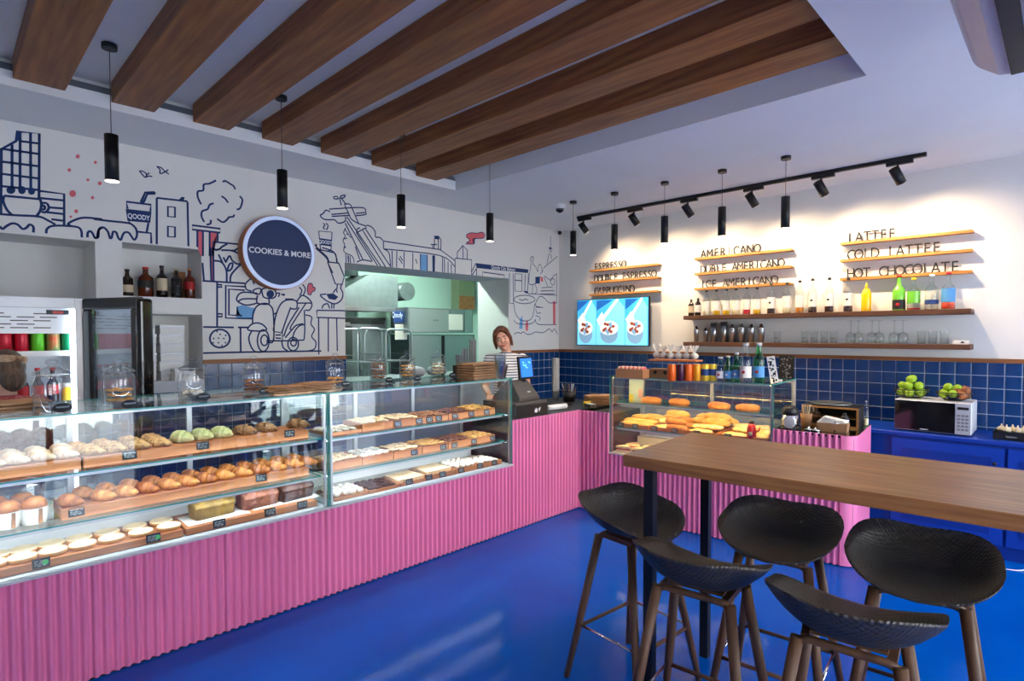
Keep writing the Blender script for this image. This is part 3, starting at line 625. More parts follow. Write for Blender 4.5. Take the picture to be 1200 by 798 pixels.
# rolls in paper sleeves at the left end of the middle shelf
def sleeve():
    t = thing('sleeved_roll', 'golden roll in a white paper sleeve with a brown stripe', 'pastry', group='rolls in paper sleeves')
    MB().lathe([(.044, 0), (.052, .05), (.052, .075)], 16, capt=False).build('sleeve', 'paper_white', t)
    MB().lathe([(.045, .05), (.05, .08), (.045, .1), (.03, .118), (.003, .122)], 16).build('roll', 'crust_dark', t)
    MB().box(.047, .0535, -.007, .007, .004, .072).build('stripe', 'cookie_brown', t)
    return t
sl = Stock(sleeve())
for i, (px, y) in enumerate(((-26, YB+.06), (6, YB+.06), (38, YB+.06), (-8, YB+.18), (24, YB+.18))): sl.put((cxp(px, y), y, .7355), -1.2)
tart = MB().lathe([(.046, 0), (.054, .004), (.054, .018), (.05, .022), (.046, .0185), (.02, .0185), (.002, .019)], 24)
tart.m = [1 if k < 24*2 else 0 for k in range(len(tart.m))]
tm = stock('round_tart', tart.mesh('round_tart', ['tart_pale', 'tart_shell']), '', 'tart')
for px, y in [(p, CY0+.13) for p in (-14, 22, 59, 94, 128, 163, 196)]+[(p, CY0+.245) for p in (-10, 24, 57, 90, 123, 156, 187)]:
    tm.put((cxp(px, y), y, B0), 0, 'flat round pale tart on the bottom wooden board', 'round pale tarts')
o = MB().box(-.16, .16, -.1, .1, 0, .0012).build('baking_paper', 'paper_white', loc=(cxp(250, CY0+.19), CY0+.19, B0+.0002)); tag(o, 'white baking paper under the green loaf cake', 'paper')
o = MB().box(-.2, .2, -.09, .09, 0, .0012).build('baking_paper', 'paper_white', loc=(cxp(330, CY0+.21), CY0+.21, B0+.0002)); tag(o, 'white baking paper under the brown and dark loaf cakes', 'paper')
for k, px, mt, lb, rz in ((1, 247, 'green_cake', 'yellow-green loaf cake with a cracked top', .1), (2, 301, 'cocoa_cake', 'reddish-brown loaf cake in the middle of three loaf cakes', .12), (3, 344, 'choco', 'dark chocolate loaf cake', .15)):
    o = place(loaf_mesh(mt, .21, .12, .105, seed=k), 'loaf_cake', loc=(cxp(px, CY0+.2), CY0+.2, B0+.0016), rotz=rz); tag(o, lb, 'cake', 'loaf cakes')

ORD4 = ['topmost', 'second from the top', 'third from the top', 'fourth from the top', 'fifth from the top', 'bottom one']
# ---- price tags
def tagmesh():
    t = thing('price_tag', '', 'price tag'); 
    MB().box(-.031, .031, 0, .003, 0, .042).build('card', 'chalkboard', t)
    mb = MB()
    for r_, z in enumerate((.03, .021, .011)):
        xs = [-.024+.0048*i for i in range((11, 9, 10)[r_])]
        for i in range(0, len(xs)-1): 
            if (i+r_) % 4 != 3: mb.obox(((xs[i]+xs[i+1])/2, -.0006, z+.0016*(-1)**i), (.0052, .0008, .0022), Matrix.Rotation(.5*(-1)**i, 3, 'Y'))
    mb.build('chalk_writing', 'chalk', t); return t
tg = Stock(tagmesh())
def ptag(px, y, z, label, rz=0, group='chalk price tags', tilt=-.18, sc=1):
    o = tg.put((cxp(px, y), y, z), 0, label, group, rot=(tilt, 0, rz), scale=sc)
    return o
YT = YB-.006
for px, z, y, lb in ((152, B2-.035, YT, 'nut-crusted croissants'), (238, B2-.035, YT, 'pistachio croissants'), (340, B2-.03, YT, 'chocolate croissants'), (88, B1-.04, YT, 'paper-sleeved rolls'), (306, B1-.035, YT, 'plain croissants')):
    ptag(px, y, z, 'black chalk price tag on the board of %s' % lb)
for px, lb in ((45, 'pale tarts by the sleeved rolls'), (178, 'pale tarts by the green loaf cake'), (256, 'the green loaf cake'), (316, 'the brown loaf cake'), (354, 'the dark chocolate loaf cake')):
    ptag(px, CY0+.054, B0-.03, 'black chalk price tag in front of %s' % lb)
for px in (50, 183):
    o = MB().lathe([(.011, 0), (.011, .0015)], 16).xf(Matrix.Rotation(PI/2, 4, 'X')).build('green_sticker', 'chalk_green', loc=(cxp(px, CY0+.046), CY0+.0475, B0-.005)); tag(o, 'round green sticker on the price tag of the pale tarts', 'sticker', 'green round stickers')

# ---- trays of cookies in the second case
ck = {}
for k_, mt in (('pale', 'cookie_pale'), ('gold', 'cookie_gold'), ('brown', 'cookie_brown'), ('choc', 'cookie_choc'), ('sugar', 'sugar'), ('dark', 'choco')):
    ck[k_] = stock('cookie', round_mesh('cookie', mt, bun_prof(.038, .02), 14, .003, 40, len(k_)), '', 'cookie')
ck['ball'] = stock('cookie', round_mesh('cookie', 'sugar', [(.02, 0), (.031, .012), (.03, .025), (.018, .038), (.003, .041)], 14, .003, 40, 3), '', 'cookie')
mb = MB(); mb.box(-.1, .1, -.018, .018, 0, .022); mb.disp(.003, 30, 2); ck['stick'] = stock('biscotti', mb.mesh('biscotti', 'cookie_pale'), '', 'biscotti')
def tray(x0, x1, y0, y1, z, hh, label, name='wooden_tray'):
    L, D = x1-x0, y1-y0
    fl = hh-.007; mb = MB().box(-L/2+.0085, L/2-.0085, .0085, D-.0085, 0, fl).box(-L/2, L/2, 0, .008, 0, hh).box(-L/2, L/2, D-.008, D, 0, hh).box(-L/2, -L/2+.008, .0085, D-.0085, 0, hh).box(L/2-.008, L/2, .0085, D-.0085, 0, hh)
    return tag(mb.build(name, 'board_wood', loc=((x0+x1)/2, y0, z)), label, 'tray', 'wooden cookie trays')
def fill(kind, x0, x1, y0, z, label, group, n=4, rows=4, tilt=.16, dz=.012):
    for r_ in range(rows):
        for i in range(n):
            x_ = x0+.04+(x1-x0-.08)*(i/(n-1)); y_ = y0+.042+r_*.057
            ck[kind].put((x_+jit(.001), y_+jit(.001), z+.006+dz+jit(.002)), 0, label, group, rot=(tilt+jit(.08), jit(.08), jit(3)), scale=.74)
rows_ = [(.9555, ('sugar', 'pale', 'pale', 'brown', 'choc', 'gold'), (.0, .05, .05, .045, .045, .05), 'top shelf'), (.7355, ('pale', 'sugar', 'pale', 'gold', 'choc', 'gold'), (.05,)*6, 'middle shelf'), (CB+.0005, ('ball', 'dark', 'stick', 'stick', 'ball', 'sugar'), (.02, .02, .02, .035, .035, .035), 'case floor')]
desc = dict(sugar='white sugar-dusted', pale='pale oat', brown='brown', choc='chocolate', gold='golden chip', ball='white sugared ball', dark='dark chocolate', stick='pale biscotti')
tagpx = {0: (467, 492, 504, 515, 534, 553, 571), 1: (486, 520, 533, 556, 578), 2: (480, 503, 519, 541, 563, 580)}
ordn = ['at the end by the croissant case', 'second from the croissant case', 'third from the croissant case', 'third from the cash drawer', 'second from the cash drawer', 'at the end by the cash drawer']
for ri, (z, kinds, hs, where) in enumerate(rows_):
    a0, a1 = CJ+.06, CX1-.055; n = 6; y0 = YB if ri < 2 else CY0+.06
    for i, kd in enumerate(kinds):
        x0, x1 = a0+(a1-a0)*i/n+.003, a0+(a1-a0)*(i+1)/n-.003; hh = max(.02, hs[i])
        tray(x0, x1, y0, y0+.26, z, hh, 'tray of %s %s, %s, %s' % (desc[kd], 'sticks' if kd == 'stick' else 'cookies', where, ordn[i]))
        lb = '%s cookie, %s tray %s' % (desc[kd], where, ordn[i]); gp = '%s cookies, %s %d' % (desc[kd], where, i)
        if kd == 'stick':
            for j in range(6): ck['stick'].put((x0+.028+j*.036, y0+.13, z+hh-.005), 0, 'pale biscotti stick in the case floor tray %s' % ordn[i], gp, rot=(0, 0, PI/2+jit(.06)))
        else: fill(kd, x0, x1, y0, z+.004, lb, gp, 4, 4, dz=hh-.0125)
    for px in tagpx[ri]: ptag(px, y0-.007, z+.004, 'black chalk price tag on the cookie trays, %s' % where, group='price tags, '+where, sc=.92)

# ================================================================== JARS AND BAGS ON THE GLASS TOP
ZTOP = 1.2505
def jar(label, loc, h=.165, r=.066):
    t = thing('glass_jar', label, 'jar', loc, 0, 'apothecary jars on the case')
    MB().lathe([(r*.94, .0015), (r, .006), (r, h*.82), (r*.93, h*.93), (r*.84, h*.97), (r*.86, h)], 28, capt=False).build('body', 'jar_glass', t)
    MB().lathe([(r*.8, .007), (r*.8, .012)], 28).build('thick_base', 'jar_glass', t)
    l = MB().lathe([(r*.98, h+.001), (r*1.0, h+.008), (r*.95, h+.013), (r*.6, h+.026), (r*.25, h+.038), (r*.16, h+.045), (r*.3, h+.052), (r*.33, h+.062), (r*.2, h+.071), (.002, h+.073)], 28).build('lid', 'jar_glass', t)
    MB().lathe([(r*.8, h-.006), (r*.86, h+.0)], 28).build('lid_seal', 'wrap_clear', l)
    return t
def jar_tag(px, py, label):
    p = onz(px, py, ZTOP); t = thing('jar_tag', label, 'tag', p, .1, 'oval chalk tags by the jars')
    MB().lathe([(.035, 0), (.035, .005)], 20).xf(Matrix.Translation((0, 0, .022)) @ Matrix.Rotation(PI/2-.25, 4, 'X') @ Matrix.Diagonal((1, .6, 1, 1))).build('card', 'chalkboard', t)
    mb = MB()
    for i in range(9): mb.obox((-.022+i*.0055, -.008, .026+.002*(-1)**i), (.006, .0008, .0025), Matrix.Rotation(.5*(-1)**i, 3, 'Y'))
    mb.build('chalk_writing', 'chalk', t)
JR = [(62, 484, 'empty', 'tall empty glass jar beside the crumpled paper bag', .168, .072), (140, 475.5, 'gold', 'glass jar half full of round golden cookies', .16, .07), (226, 468, 'ball', 'glass jar with a few white sugared cookies', .155, .07), (298, 462, 'brown', 'glass jar of orange-brown cookies before the drawn scooter', .15, .064), (393, 453, 'gold', 'glass jar of golden cookies beside the stacked paper bags', .15, .064), (443.5, 447, 'brown', 'glass jar filled high with brown cookies before the kitchen racks', .15, .064), (477.5, 445, 'gold2', 'glass jar of orange cookies between two filled jars', .15, .064), (513, 442, 'pale', 'glass jar filled with pale yellow cookies', .155, .064)]
for px, py, kd, lb, h_, r_ in JR:
    p = onz(px, py-2, ZTOP); jar(lb, (p.x, p.y, ZTOP), h_, r_)
    if kd == 'empty': continue
    k2 = {'gold2': 'gold'}.get(kd, kd); nl = {'ball': 1, 'gold': 3, 'gold2': 4, 'brown': 5 if 'high' in lb else 3, 'pale': 4}[kd]
    if px == 393: nl = 2
    for ly in range(nl):
        for j in range(4):
            a = j*PI/2+ly*.8; rr = r_*.53
            ck[k2].put((p.x+rr*math.cos(a), p.y+rr*math.sin(a), ZTOP+.018+ly*.025), 0, desc[k2]+' cookie in the '+lb, 'cookies in jar %d' % px, rot=(.1+jit(.15), jit(.15), jit(3)), scale=.6)
for px, py, lb in ((73, 483.5, 'empty jar'), (152, 479, 'jar of round golden cookies'), (238, 470, 'jar of white sugared cookies'), (310, 463, 'orange-brown cookie jar'), (405, 454, 'golden cookie jar by the paper bags'), (456, 449, 'high-filled brown cookie jar'), (489, 447, 'orange cookie jar'), (530, 443, 'pale yellow cookie jar')): jar_tag(px, py, 'black oval chalk tag by the '+lb)
def bag(name, label, loc, rz, L=.2, Wd=.13, H=.012, mat='kraft', seed=0, cat='paper bag', group=None):
    mb = MB(); n = 12; m = 5
    for s_ in (0, 1):
        for i in range(n+1):
            for j in range(m+1):
                u, v = -1+2*i/n, -1+2*j/m; e = (1-abs(v)**4)*(1-abs(u)**6)
                z = (H*(.5+.5*e)+.0008*math.sin(u*5+seed)*s_ if s_ else .0)
                mb.v.append(Vector((u*L/2, v*Wd/2*(1-.04*math.sin(u*4+seed)), z+.0006)))
    k = (n+1)*(m+1)
    for i in range(n):
        for j in range(m):
            a = i*(m+1)+j; mb.f += [(a, a+1, a+m+2, a+m+1), (k+a, k+a+m+1, k+a+m+2, k+a+1)]; mb.sm += [True, True]; mb.m += [0, 0]
    per = [i*(m+1) for i in range(n+1)]+[n*(m+1)+j for j in range(1, m+1)]+[i*(m+1)+m for i in range(n-1, -1, -1)]+[j for j in range(m-1, 0, -1)]
    for i in range(len(per)):
        a, b = per[i], per[(i+1) % len(per)]; mb.f.append((a, b, k+b, k+a)); mb.sm.append(False); mb.m.append(0)
    o = mb.build(name, mat, loc=loc, rotz=rz); return tag(o, label, cat, group)
p = onz(333, 461, ZTOP); 
for i in range(4): bag('paper_bag', 'flat brown paper bag, %s in the pile between two cookie jars' % ORD4[3-i], (p.x+.02*jit(1), p.y, ZTOP+.0125*i), .1+jit(.1), .22, .15, .0115, seed=i, group='paper bags between the jars')
p = onz(366, 458, ZTOP)
for i in range(4): bag('paper_bag', 'wider brown paper bag, %s in the pile by the golden cookie jar' % ORD4[3-i], (p.x+.02, p.y, ZTOP+.014*i), -.05+jit(.05), .2, .16, .013, seed=i+5, group='wide paper bags by the jar')
p = onz(8, 482, ZTOP)
for i in range(3): bag('paper_bag', 'crumpled brown paper bag, %s in the pile beside the tall empty jar' % ORD4[2-i], (p.x+.01*i, p.y, ZTOP+.017*i), .2+.1*i, .24, .16, .016, seed=i+9, group='crumpled bags by the empty jar')
p = onz(563, 442, ZTOP)
for i in range(6): bag('paper_bag', 'brown paper bag, %s in the pile beside the clear cups' % ORD4[5-i], (p.x, p.y, ZTOP+.0205*i), .05+jit(.05), .34, .2, .0195, seed=i+13, group='paper bags by the clear cups')
p = onz(533, 438, ZTOP); o = MB().box(-.09, .06, -.05, .05, 0, .085).build('cardboard_box', 'black_matte', loc=(p.x-.02, 3.745, ZTOP)); tag(o, 'dark box behind the pale cookie jar', 'box')
# ================================================================== BOTTLES, CANS (shared builders)
def bottle(name, label, loc, h, r, cat='bottle', glass='bottle_clear', liq=None, lvl=.3, lab='white', labz=(.2, .52), cap='black', pour=False, neck=.3, nr=.32, group=None, shoulder=.12, capm=None, emblem=None, parent_rot=0, labx=1.015):
    t = thing(name, label, cat, loc, parent_rot, group)
    zb = h*(1-neck-shoulder)
    MB().lathe([(r*.92, .001), (r, .006), (r, zb), (r*.86, zb+h*shoulder*.45), (r*nr*1.25, zb+h*shoulder), (r*nr, h*(1-neck*.7)), (r*nr, h*.97)], 18, capt=False).build('glass_body', glass, t)
    if liq: MB().lathe([(r*.9, .004), (r*.955, .008), (r*.955, max(.012, zb*lvl))], 18).build('liquid', liq, t)
    if lab:
        b = MB().lathe([(r*labx, h*labz[0]), (r*labx, h*labz[1])], 18, capb=False, capt=False).build('label', lab, t)
        if emblem: MB().ball((-r*labx*.97, 0, h*(labz[0]+labz[1])/2), r*.32, 10, 6, (.12, 1, 1)).build('emblem', emblem, b)
    if pour:
        MB().cyl((0, 0, h*.955), (0, 0, h*1.02), r*nr*1.15, n=10).build('stopper', 'black', t)
        MB().ring_tube([(0, 0, h*1.02), (0, 0, h*1.07), (-.008, 0, h*1.13)], [.004, .0035, .0025], 8).build('pour_spout', 'steel', t)
    elif cap:
        MB().cyl((0, 0, h*.93), (0, 0, h), r*nr*1.2, n=12).build('cap', cap, t)
    return t
def can(label, loc, mat, r=.031, h=.122, group=None, name='drink_can'):
    t = thing(name, label, 'can', loc, 0, group)
    MB().lathe([(r*.78, 0), (r, .008), (r, h-.014), (r*.86, h-.003)], 18).build('body', mat, t)
    MB().lathe([(r*.86, h-.003), (r*.88, h), (r*.78, h-.001), (r*.78, h-.003)], 18).build('top_rim', 'chrome', t)
    MB().box(-.009, .009, -.006, .006, h-.003, h-.001).build('pull_tab', 'chrome', t)
    return t

# ================================================================== DRINKS FRIDGE IN THE NICHE
FY = 4.36
fr = thing('drinks_fridge', 'lit upright drinks fridge with its door open, behind the woman in red', 'fridge', (.2, FY, 0))
FX0, FX1, FT = -.52, .455, 1.825   # local x
mb = MB().box(FX0, FX0+.05, 0, .6, 0, FT).box(FX1-.05, FX1, 0, .6, 0, FT).box(FX0+.051, FX1-.051, .55, .6, 0, FT).box(FX0+.051, FX1-.051, 0, .549, 0, .12).box(FX0+.051, FX1-.051, 0, .549, FT-.06, FT)
mb.build('cabinet', 'white_gloss', fr)
MB().box(FX0+.051, FX1-.051, .03, .3, FT-.215, FT-.061).build('vent_housing', 'white_gloss', fr)
mb = MB()
for r_ in range(5):
    for c in range(7):
        if (r_*3+c) % 5: mb.box(FX0+.1+c*.105+(r_ % 2)*.03, FX0+.18+c*.105+(r_ % 2)*.03, .026, .0295, FT-.1-r_*.021, FT-.094-r_*.021)
mb.build('vent_slots', 'dark_grey', fr)
MB().box(.27, .4, .024, .0295, FT-.1, FT-.073).build('thermostat', 'black', fr); MB().box(.3, .35, .022, .0235, FT-.094, FT-.08).build('digits', 'red_cap', fr)
SH = (1.485, 1.15, .80, .45)
for z in SH:
    mb = MB().box(FX0+.052, FX1-.052, .06, .068, z-.006, z).box(FX0+.052, FX1-.052, .5, .508, z-.006, z)
    for i in range(30): mb.box(FX0+.056+i*.0292, FX0+.06+i*.0292, .069, .499, z-.005, z-.001)
    mb.box(FX0+.052, FX1-.052, .05, .058, z-.012, z+.02); mb.build('wire_shelf', 'white', fr)
MB().box(FX1-.075, FX1-.052, .012, .026, .16, FT-.07).build('light_strip', 'led_fridge', fr); MB().box(FX0+.052, FX0+.075, .012, .026, .16, FT-.07).build('light_strip', 'led_fridge', fr)
d = Vector((.853-.2-FX1, 3.905-FY)); dl = d.length; da = math.atan2(d.y, d.x)
door = bpy.data.objects.new('door', None); COL.objects.link(door); door.parent = fr; door.location = (FX1, -.01, 0); door.rotation_euler.z = da
mb = MB().box(.0, dl, -.022, .022, .12, .2).box(0, dl, -.022, .022, FT-.07, FT).box(0, .07, -.022, .022, .2, FT-.07).box(dl-.07, dl, -.022, .022, .2, FT-.07)
o = mb.build('door_frame', 'black', door); bevel(o, .012, 3)
MB().box(.0705, dl-.0705, -.004, .004, .2, FT-.0705).build('door_pane', 'fridge_glass', door)
o = MB().box(dl, dl+.045, -.045, .045, .14, FT-.01).build('door_handle', 'black_gloss', door); bevel(o, .02, 3)
Y0 = FY+.1
cans = ['red_can']*7+['green_can', 'mix_can', 'teal_can']
cl = dict(red_can='red drink can on the fridge shelf', green_can='lime green drink can on the fridge shelf', mix_can='orange and green drink can on the fridge shelf', teal_can='dark green drink can at the end of the fridge shelf')
for row in range(2):
    for i, c in enumerate(cans):
        xx = .58-(len(cans)-1-i)*.0735; can(cl[c], (xx, Y0+row*.09, SH[0]+.001), c, .034, .15, 'cans in the fridge')
for i in range(8):
    xx = .50-i*.07
    bottle('cola_bottle', 'dark cola bottle with a red label on the fridge shelf', (xx, Y0, SH[1]+.001), .25, .03, glass='cola', lab='label_red', labz=(.35, .58), cap='red_cap', nr=.4, group='cola bottles in the fridge')
def juice(label, loc):
    t = thing('juice_jar', label, 'bottle', loc, 0, 'yellow juice bottles in the fridge')
    MB().lathe([(.03, 0), (.034, .01), (.034, .1), (.028, .12), (.026, .125)], 16).build('body', 'juice', t); MB().lathe([(.029, .1255), (.029, .15)], 16).build('cap', 'paper_white', t)
    MB().lathe([(.0346, .03), (.0346, .075)], 16, capb=False, capt=False).build('label', 'yellow', t)
for z, k in ((SH[1], 'shelf below the cans'), (SH[2], 'lower shelf'), (SH[3], 'lowest shelf')):
    juice('yellow juice bottle with a white cap on the %s' % k, (.575, Y0, z+.001)); 
    if z < 1.1: juice('yellow juice bottle with a white cap on the %s' % k, (.50, Y0, z+.001))

# ---- liquor bottles in the niche above the boxes
nz = 1.8835
def nx(px, y=YW+.1): return ony(px, 345, y).x
for px, h_, r_, g_, lb, lz, cp, tx in ((149.5, .2, .037, 'dark_bottle', 'label_cream', (.15, .42), 'black', 'dark square-shouldered liquor bottle with a cream label at the niche edge'), (171, .225, .05, 'amber', 'label_black', (.3, .55), 'red_cap', 'wide amber liquor bottle with a red cap'), (190, .245, .037, 'dark_bottle', 'label_cream', (.22, .6), 'black', 'tall dark liquor bottle with a large cream label'), (207, .23, .038, 'dark_bottle', 'label_black', (.15, .4), 'label_cream', 'dark liquor bottle with a black label and pale cap'), (222.5, .24, .035, 'amber', 'label_red', (.3, .55), 'copper', 'amber liquor bottle with a slanted red label')):
    bottle('liquor_bottle', tx+' in the wall niche', (nx(px), YW+.1, nz), h_, r_, glass=g_, lab=lb, labz=lz, cap=cp, nr=.36, neck=.25)
o = MB().box(-.035, .035, -.035, .035, 0, .215).build('liquor_carton', 'cookie_brown', loc=(nx(215), YW+.2, nz)); tag(o, 'brown liquor carton behind the slanted-label bottle in the wall niche', 'carton')
# ---- white cake boxes in the lower niche
z = 1.2505
for k_, (px, n_, wdt) in enumerate(((168, 6, .11), (197, 6, .165))):
    for i in range(n_):
        t = thing('cake_box', 'white cardboard cake box, %s in the %s stack of the lower niche' % (ORD4[5-i], 'inner' if k_ else 'outer'), 'box', (nx(px, 5.08)+jit(.004), 5.085+jit(.005), z+.0715*i), jit(.03), 'white cake boxes')
        MB().box(-wdt/2, wdt/2, -.1, .1, 0, .05).build('box_body', 'white', t); MB().box(-wdt/2-.002, wdt/2+.002, -.102, .102, .0505, .07).build('lid', 'white_gloss', t)
t = thing('cake_box', 'small white cardboard box before the stacks in the lower niche', 'box', (nx(213, 4.91), 4.908, z), .02)
MB().box(-.07, .07, -.05, .05, 0, .07).build('box_body', 'white', t); MB().box(-.072, .072, -.052, .052, .0705, .09).build('lid', 'white_gloss', t)

# ================================================================== KITCHEN BEHIND THE OPENING
KY = 7.6
mb = MB().box(2.0, 6.6, KY, KY+.1, 0, 3.2).box(1.9, 2.0, 5.4, KY+.1, 0, 3.2).box(6.6, 6.7, 5.4, KY+.1, 0, 3.2).box(XW, 6.6, 5.4, 5.45, 0, 3.2)
structure(mb.build('wall_kitchen', 'kitchen_wall')); structure(MB().box(1.9, 6.7, 5.4, KY+.1, 3.0, 3.1).build('ceiling_kitchen', 'ceil_white'))
structure(MB().box(OPEN[0]-.0, OPEN[1], YW-.02, 5.42, OPEN[2]-.001, OPEN[2]+.03).build('trim_6', 'steel_brushed'))
t = thing('kitchen_lamp', 'long fluorescent lamp on the kitchen ceiling', 'lamp', (4.3, 6.1, 2.93))
MB().box(-.6, .6, -.06, .06, 0, .069).build('housing', 'white', t); MB().box(-.58, .58, -.04, .04, -.02, -.001).build('tube', 'led_kitchen', t)
def kp(px, py, y): return ony(px, py, y)
HY = 6.6
a, b = kp(404, 325, HY), kp(466, 328, HY); zt_, zb_ = kp(440, 322, HY).z, kp(440, 363, HY).z
t = thing('extractor_hood', 'stainless steel extractor hood with a sloping side in the kitchen', 'hood', ((a.x+b.x)/2, HY, zb_)); hw = (b.x-a.x)/2; hh = zt_-zb_
mb = MB(); sec = [(-hw-.25, 0), (hw, 0), (hw, hh), (-hw*.1, hh), (-hw-.25, .12)]
mb.prism(sec, lambda p, q_: (p, 0, q_), lambda p, q_: (p, .8, q_)); mb.build('canopy', 'steel_brushed', t)
MB().cyl((-.1, .4, hh), (-.1, .4, 3.0-zb_-.005), .11, n=18).build('duct', 'steel', t); MB().box(-hw-.26, hw+.01, -.012, 0, -.02, .04).build('gutter', 'steel', t)
c = kp(472, 342, 6.9); o = MB().cyl((0, -.12, 0), (0, .69, 0), .13, n=20).build('vent_pipe', 'steel_brushed', loc=c); tag(o, 'round grey vent pipe beside the extractor hood', 'pipe')
t = thing('oven_range', 'dark steel oven block under the extractor hood', 'oven', (a.x+.05, 6.7, 0)); z2 = kp(430, 372, 6.7).z
MB().box(-.5, .62, 0, .6, 0, z2).build('body', 'steel_brushed', t); MB().box(-.45, .1, -.012, -.001, z2-.55, z2-.12).build('oven_door', 'kitchen_dark', t); MB().box(-.4, .05, -.05, -.03, z2-.1, z2-.07).build('handle', 'steel', t); MB().box(-.48, .6, -.006, -.001, z2-.09, z2-.01).build('control_panel', 'kitchen_dark', t)
def rack(label, px0, px1, pyt, y):
    a, b = kp(px0, pyt, y), kp(px1, pyt, y); wd = b.x-a.x; t = thing('bakery_rack', label, 'rack', ((a.x+b.x)/2, y, 0), .0, 'bakery trolley racks'); H = a.z
    for yy in (0, .5):
        mb = MB(); arc = [(-wd/2, yy, .1), (-wd/2, yy, H-.06), (-wd/2+.02, yy, H-.015), (-wd/2+.06, yy, H), (wd/2-.06, yy, H), (wd/2-.02, yy, H-.015), (wd/2, yy, H-.06), (wd/2, yy, .1)]
        mb.tube(arc, .014, 8); mb.build('hoop_frame', 'steel', t)
    for i in range(12):
        z = .25+i*.1
        if z > H-.1: break
        for s_ in (-1, 1): MB().box(s_*wd/2-.012 if s_ > 0 else -wd/2, s_*wd/2 if s_ > 0 else -wd/2+.012, .0, .5, z, z+.008).build('runner', 'steel', t)
        if i % 2 == 0: MB().box(-wd/2+.013, wd/2-.013, .02, .48, z+.009, z+.022).build('baking_sheet', 'steel_brushed', t)
    for s_ in (-1, 1):
        for yy in (0, .5): MB().cyl((s_*wd/2-.012, yy, .05), (s_*wd/2+.012, yy, .05), .05, n=14).build('castor', 'black', t)
rack('steel bakery rack nearer the drawn wall', 419, 447, 385, 5.95); rack('steel bakery rack nearer the steel cabinet', 452, 482, 386, 6.05)
def kplate(name, label, cat, px0, py0, px1, py1, y, mat, th=.35, parts=()):
    a, b = kp(px0, py1, y), kp(px1, py0, y); t = thing(name, label, cat, ((a.x+b.x)/2, y, a.z)); L, H = b.x-a.x, b.z-a.z
    MB().box(-L/2, L/2, 0, th, 0, H).build('body', mat, t)
    for n_, x0, x1, z0, z1, m_ in parts: MB().box(-L/2+L*x0, -L/2+L*x1, -.006, -.001, H*z0, H*z1).build(n_, m_, t)
    return t
kplate('steel_cabinet', 'wide stainless steel cabinet hung in the kitchen with a paper notice', 'cabinet', 478, 363, 554, 390, 6.3, 'steel_brushed', .4, [('door_panel', .02, .6, .05, .95, 'steel'), ('lock', .36, .44, .48, .54, 'black'), ('notice', .6, .83, .12, .78, 'paper_white'), ('side_band', .86, .98, .02, .98, 'steel')])
kplate('fridge_counter', 'steel fridge counter with doors below the hung cabinet', 'fridge', 480, 392, 556, 470, 6.5, 'steel_brushed', .5, [('door_panel', .03, .46, .1, .98, 'steel'), ('door_panel', .52, .97, .1, .98, 'steel'), ('door_gap', .47, .51, .1, .98, 'black')])
kplate('dark_doorway', 'dark olive doorway beside the pale kitchen wall', 'doorway', 538, 312, 556, 362, 7.3, 'kitchen_olive', .2, [('dark_panel', .0, 1, 0, .3, 'cookie_brown')])
t = kplate('wall_poster', 'small navy poster with white lettering in the kitchen', 'poster', 461, 365, 478, 378, 6.4, 'poster_blue', .01)
put_text('lettering', text_mesh('Qoody City', .1, .0005, 'paint_white', .6), t, (0, -.003, .07), ROT_Y)
kplate('price_sheet', 'white paper sheets hanging under the navy poster', 'paper', 463, 380, 477, 398, 6.4, 'paper_white', .008)
# cups on the sill of the opening
def cup_stack(label, x_, y_, z_, n_, mat='cup_print', r=.042, dz=.0135, hc=.1, group='stacks of paper cups'):
    for i in range(n_):
        o = MB().lathe([(r*.68, 0), (r*.97, hc*.94), (r*1.05, hc*.95), (r*1.05, hc), (r*.93, hc)], 16, capt=False).build('paper_cup', mat, loc=(x_, y_, z_+i*dz)); tag(o, label, 'cup', group)
SZ = OPEN[2]+.031
for px, py, n_, lb in ((538, 410, 8, 'printed paper cup in the shortest stack on the kitchen sill'), (545, 402, 12, 'printed paper cup in the middle stack on the kitchen sill'), (554, 392, 18, 'printed paper cup in the tallest stack on the kitchen sill')):
    p = ony(px, py, 5.0); cup_stack(lb, p.x, 5.0, SZ, n_, dz=.017)
p = onz(584, 444, ZTOP); cup_stack('clear blue-tinted plastic cup in the stack before the woman in stripes', p.x, p.y-.02, ZTOP, 9, 'cup_clear', .044, .011, .11, 'clear plastic cups')
p = onz(470, 447, ZTOP); 
for px in (486, 512): 
    q_ = ony(px, 418, 5.1); o = MB().lathe([(.09, 0), (.12, .03), (.1, .08), (.05, .1), (.003, .105)], 18).build('dough_bowl', 'light_grey', loc=(q_.x, 5.1, SZ)); tag(o, 'upturned grey bowl on the kitchen sill', 'bowl', 'bowls on the kitchen sill')
# ================================================================== PEOPLE
def stripes():
    m = M('shirt_stripe', (236, 236, 236), .85); nt = m.node_tree; N = nt.nodes; L = nt.links
    tc = N.new('ShaderNodeTexCoord'); sp = N.new('ShaderNodeSeparateXYZ'); mu = N.new('ShaderNodeMath'); mu.operation = 'MULTIPLY'; mu.inputs[1].default_value = 36
    fr_ = N.new('ShaderNodeMath'); fr_.operation = 'FRACT'; gt = N.new('ShaderNodeMath'); gt.operation = 'GREATER_THAN'; gt.inputs[1].default_value = .68
    mx = N.new('ShaderNodeMix'); mx.data_type = 'RGBA'; mx.inputs['A'].default_value = (.8, .8, .82, 1); mx.inputs['B'].default_value = (.02, .025, .05, 1)
    L.new(tc.outputs['Object'], sp.inputs[0]); L.new(sp.outputs['Z'], mu.inputs[0]); L.new(mu.outputs[0], fr_.inputs[0]); L.new(fr_.outputs[0], gt.inputs[0]); L.new(gt.outputs[0], mx.inputs['Factor']); L.new(mx.outputs['Result'], N['Principled BSDF'].inputs['Base Color'])
stripes()
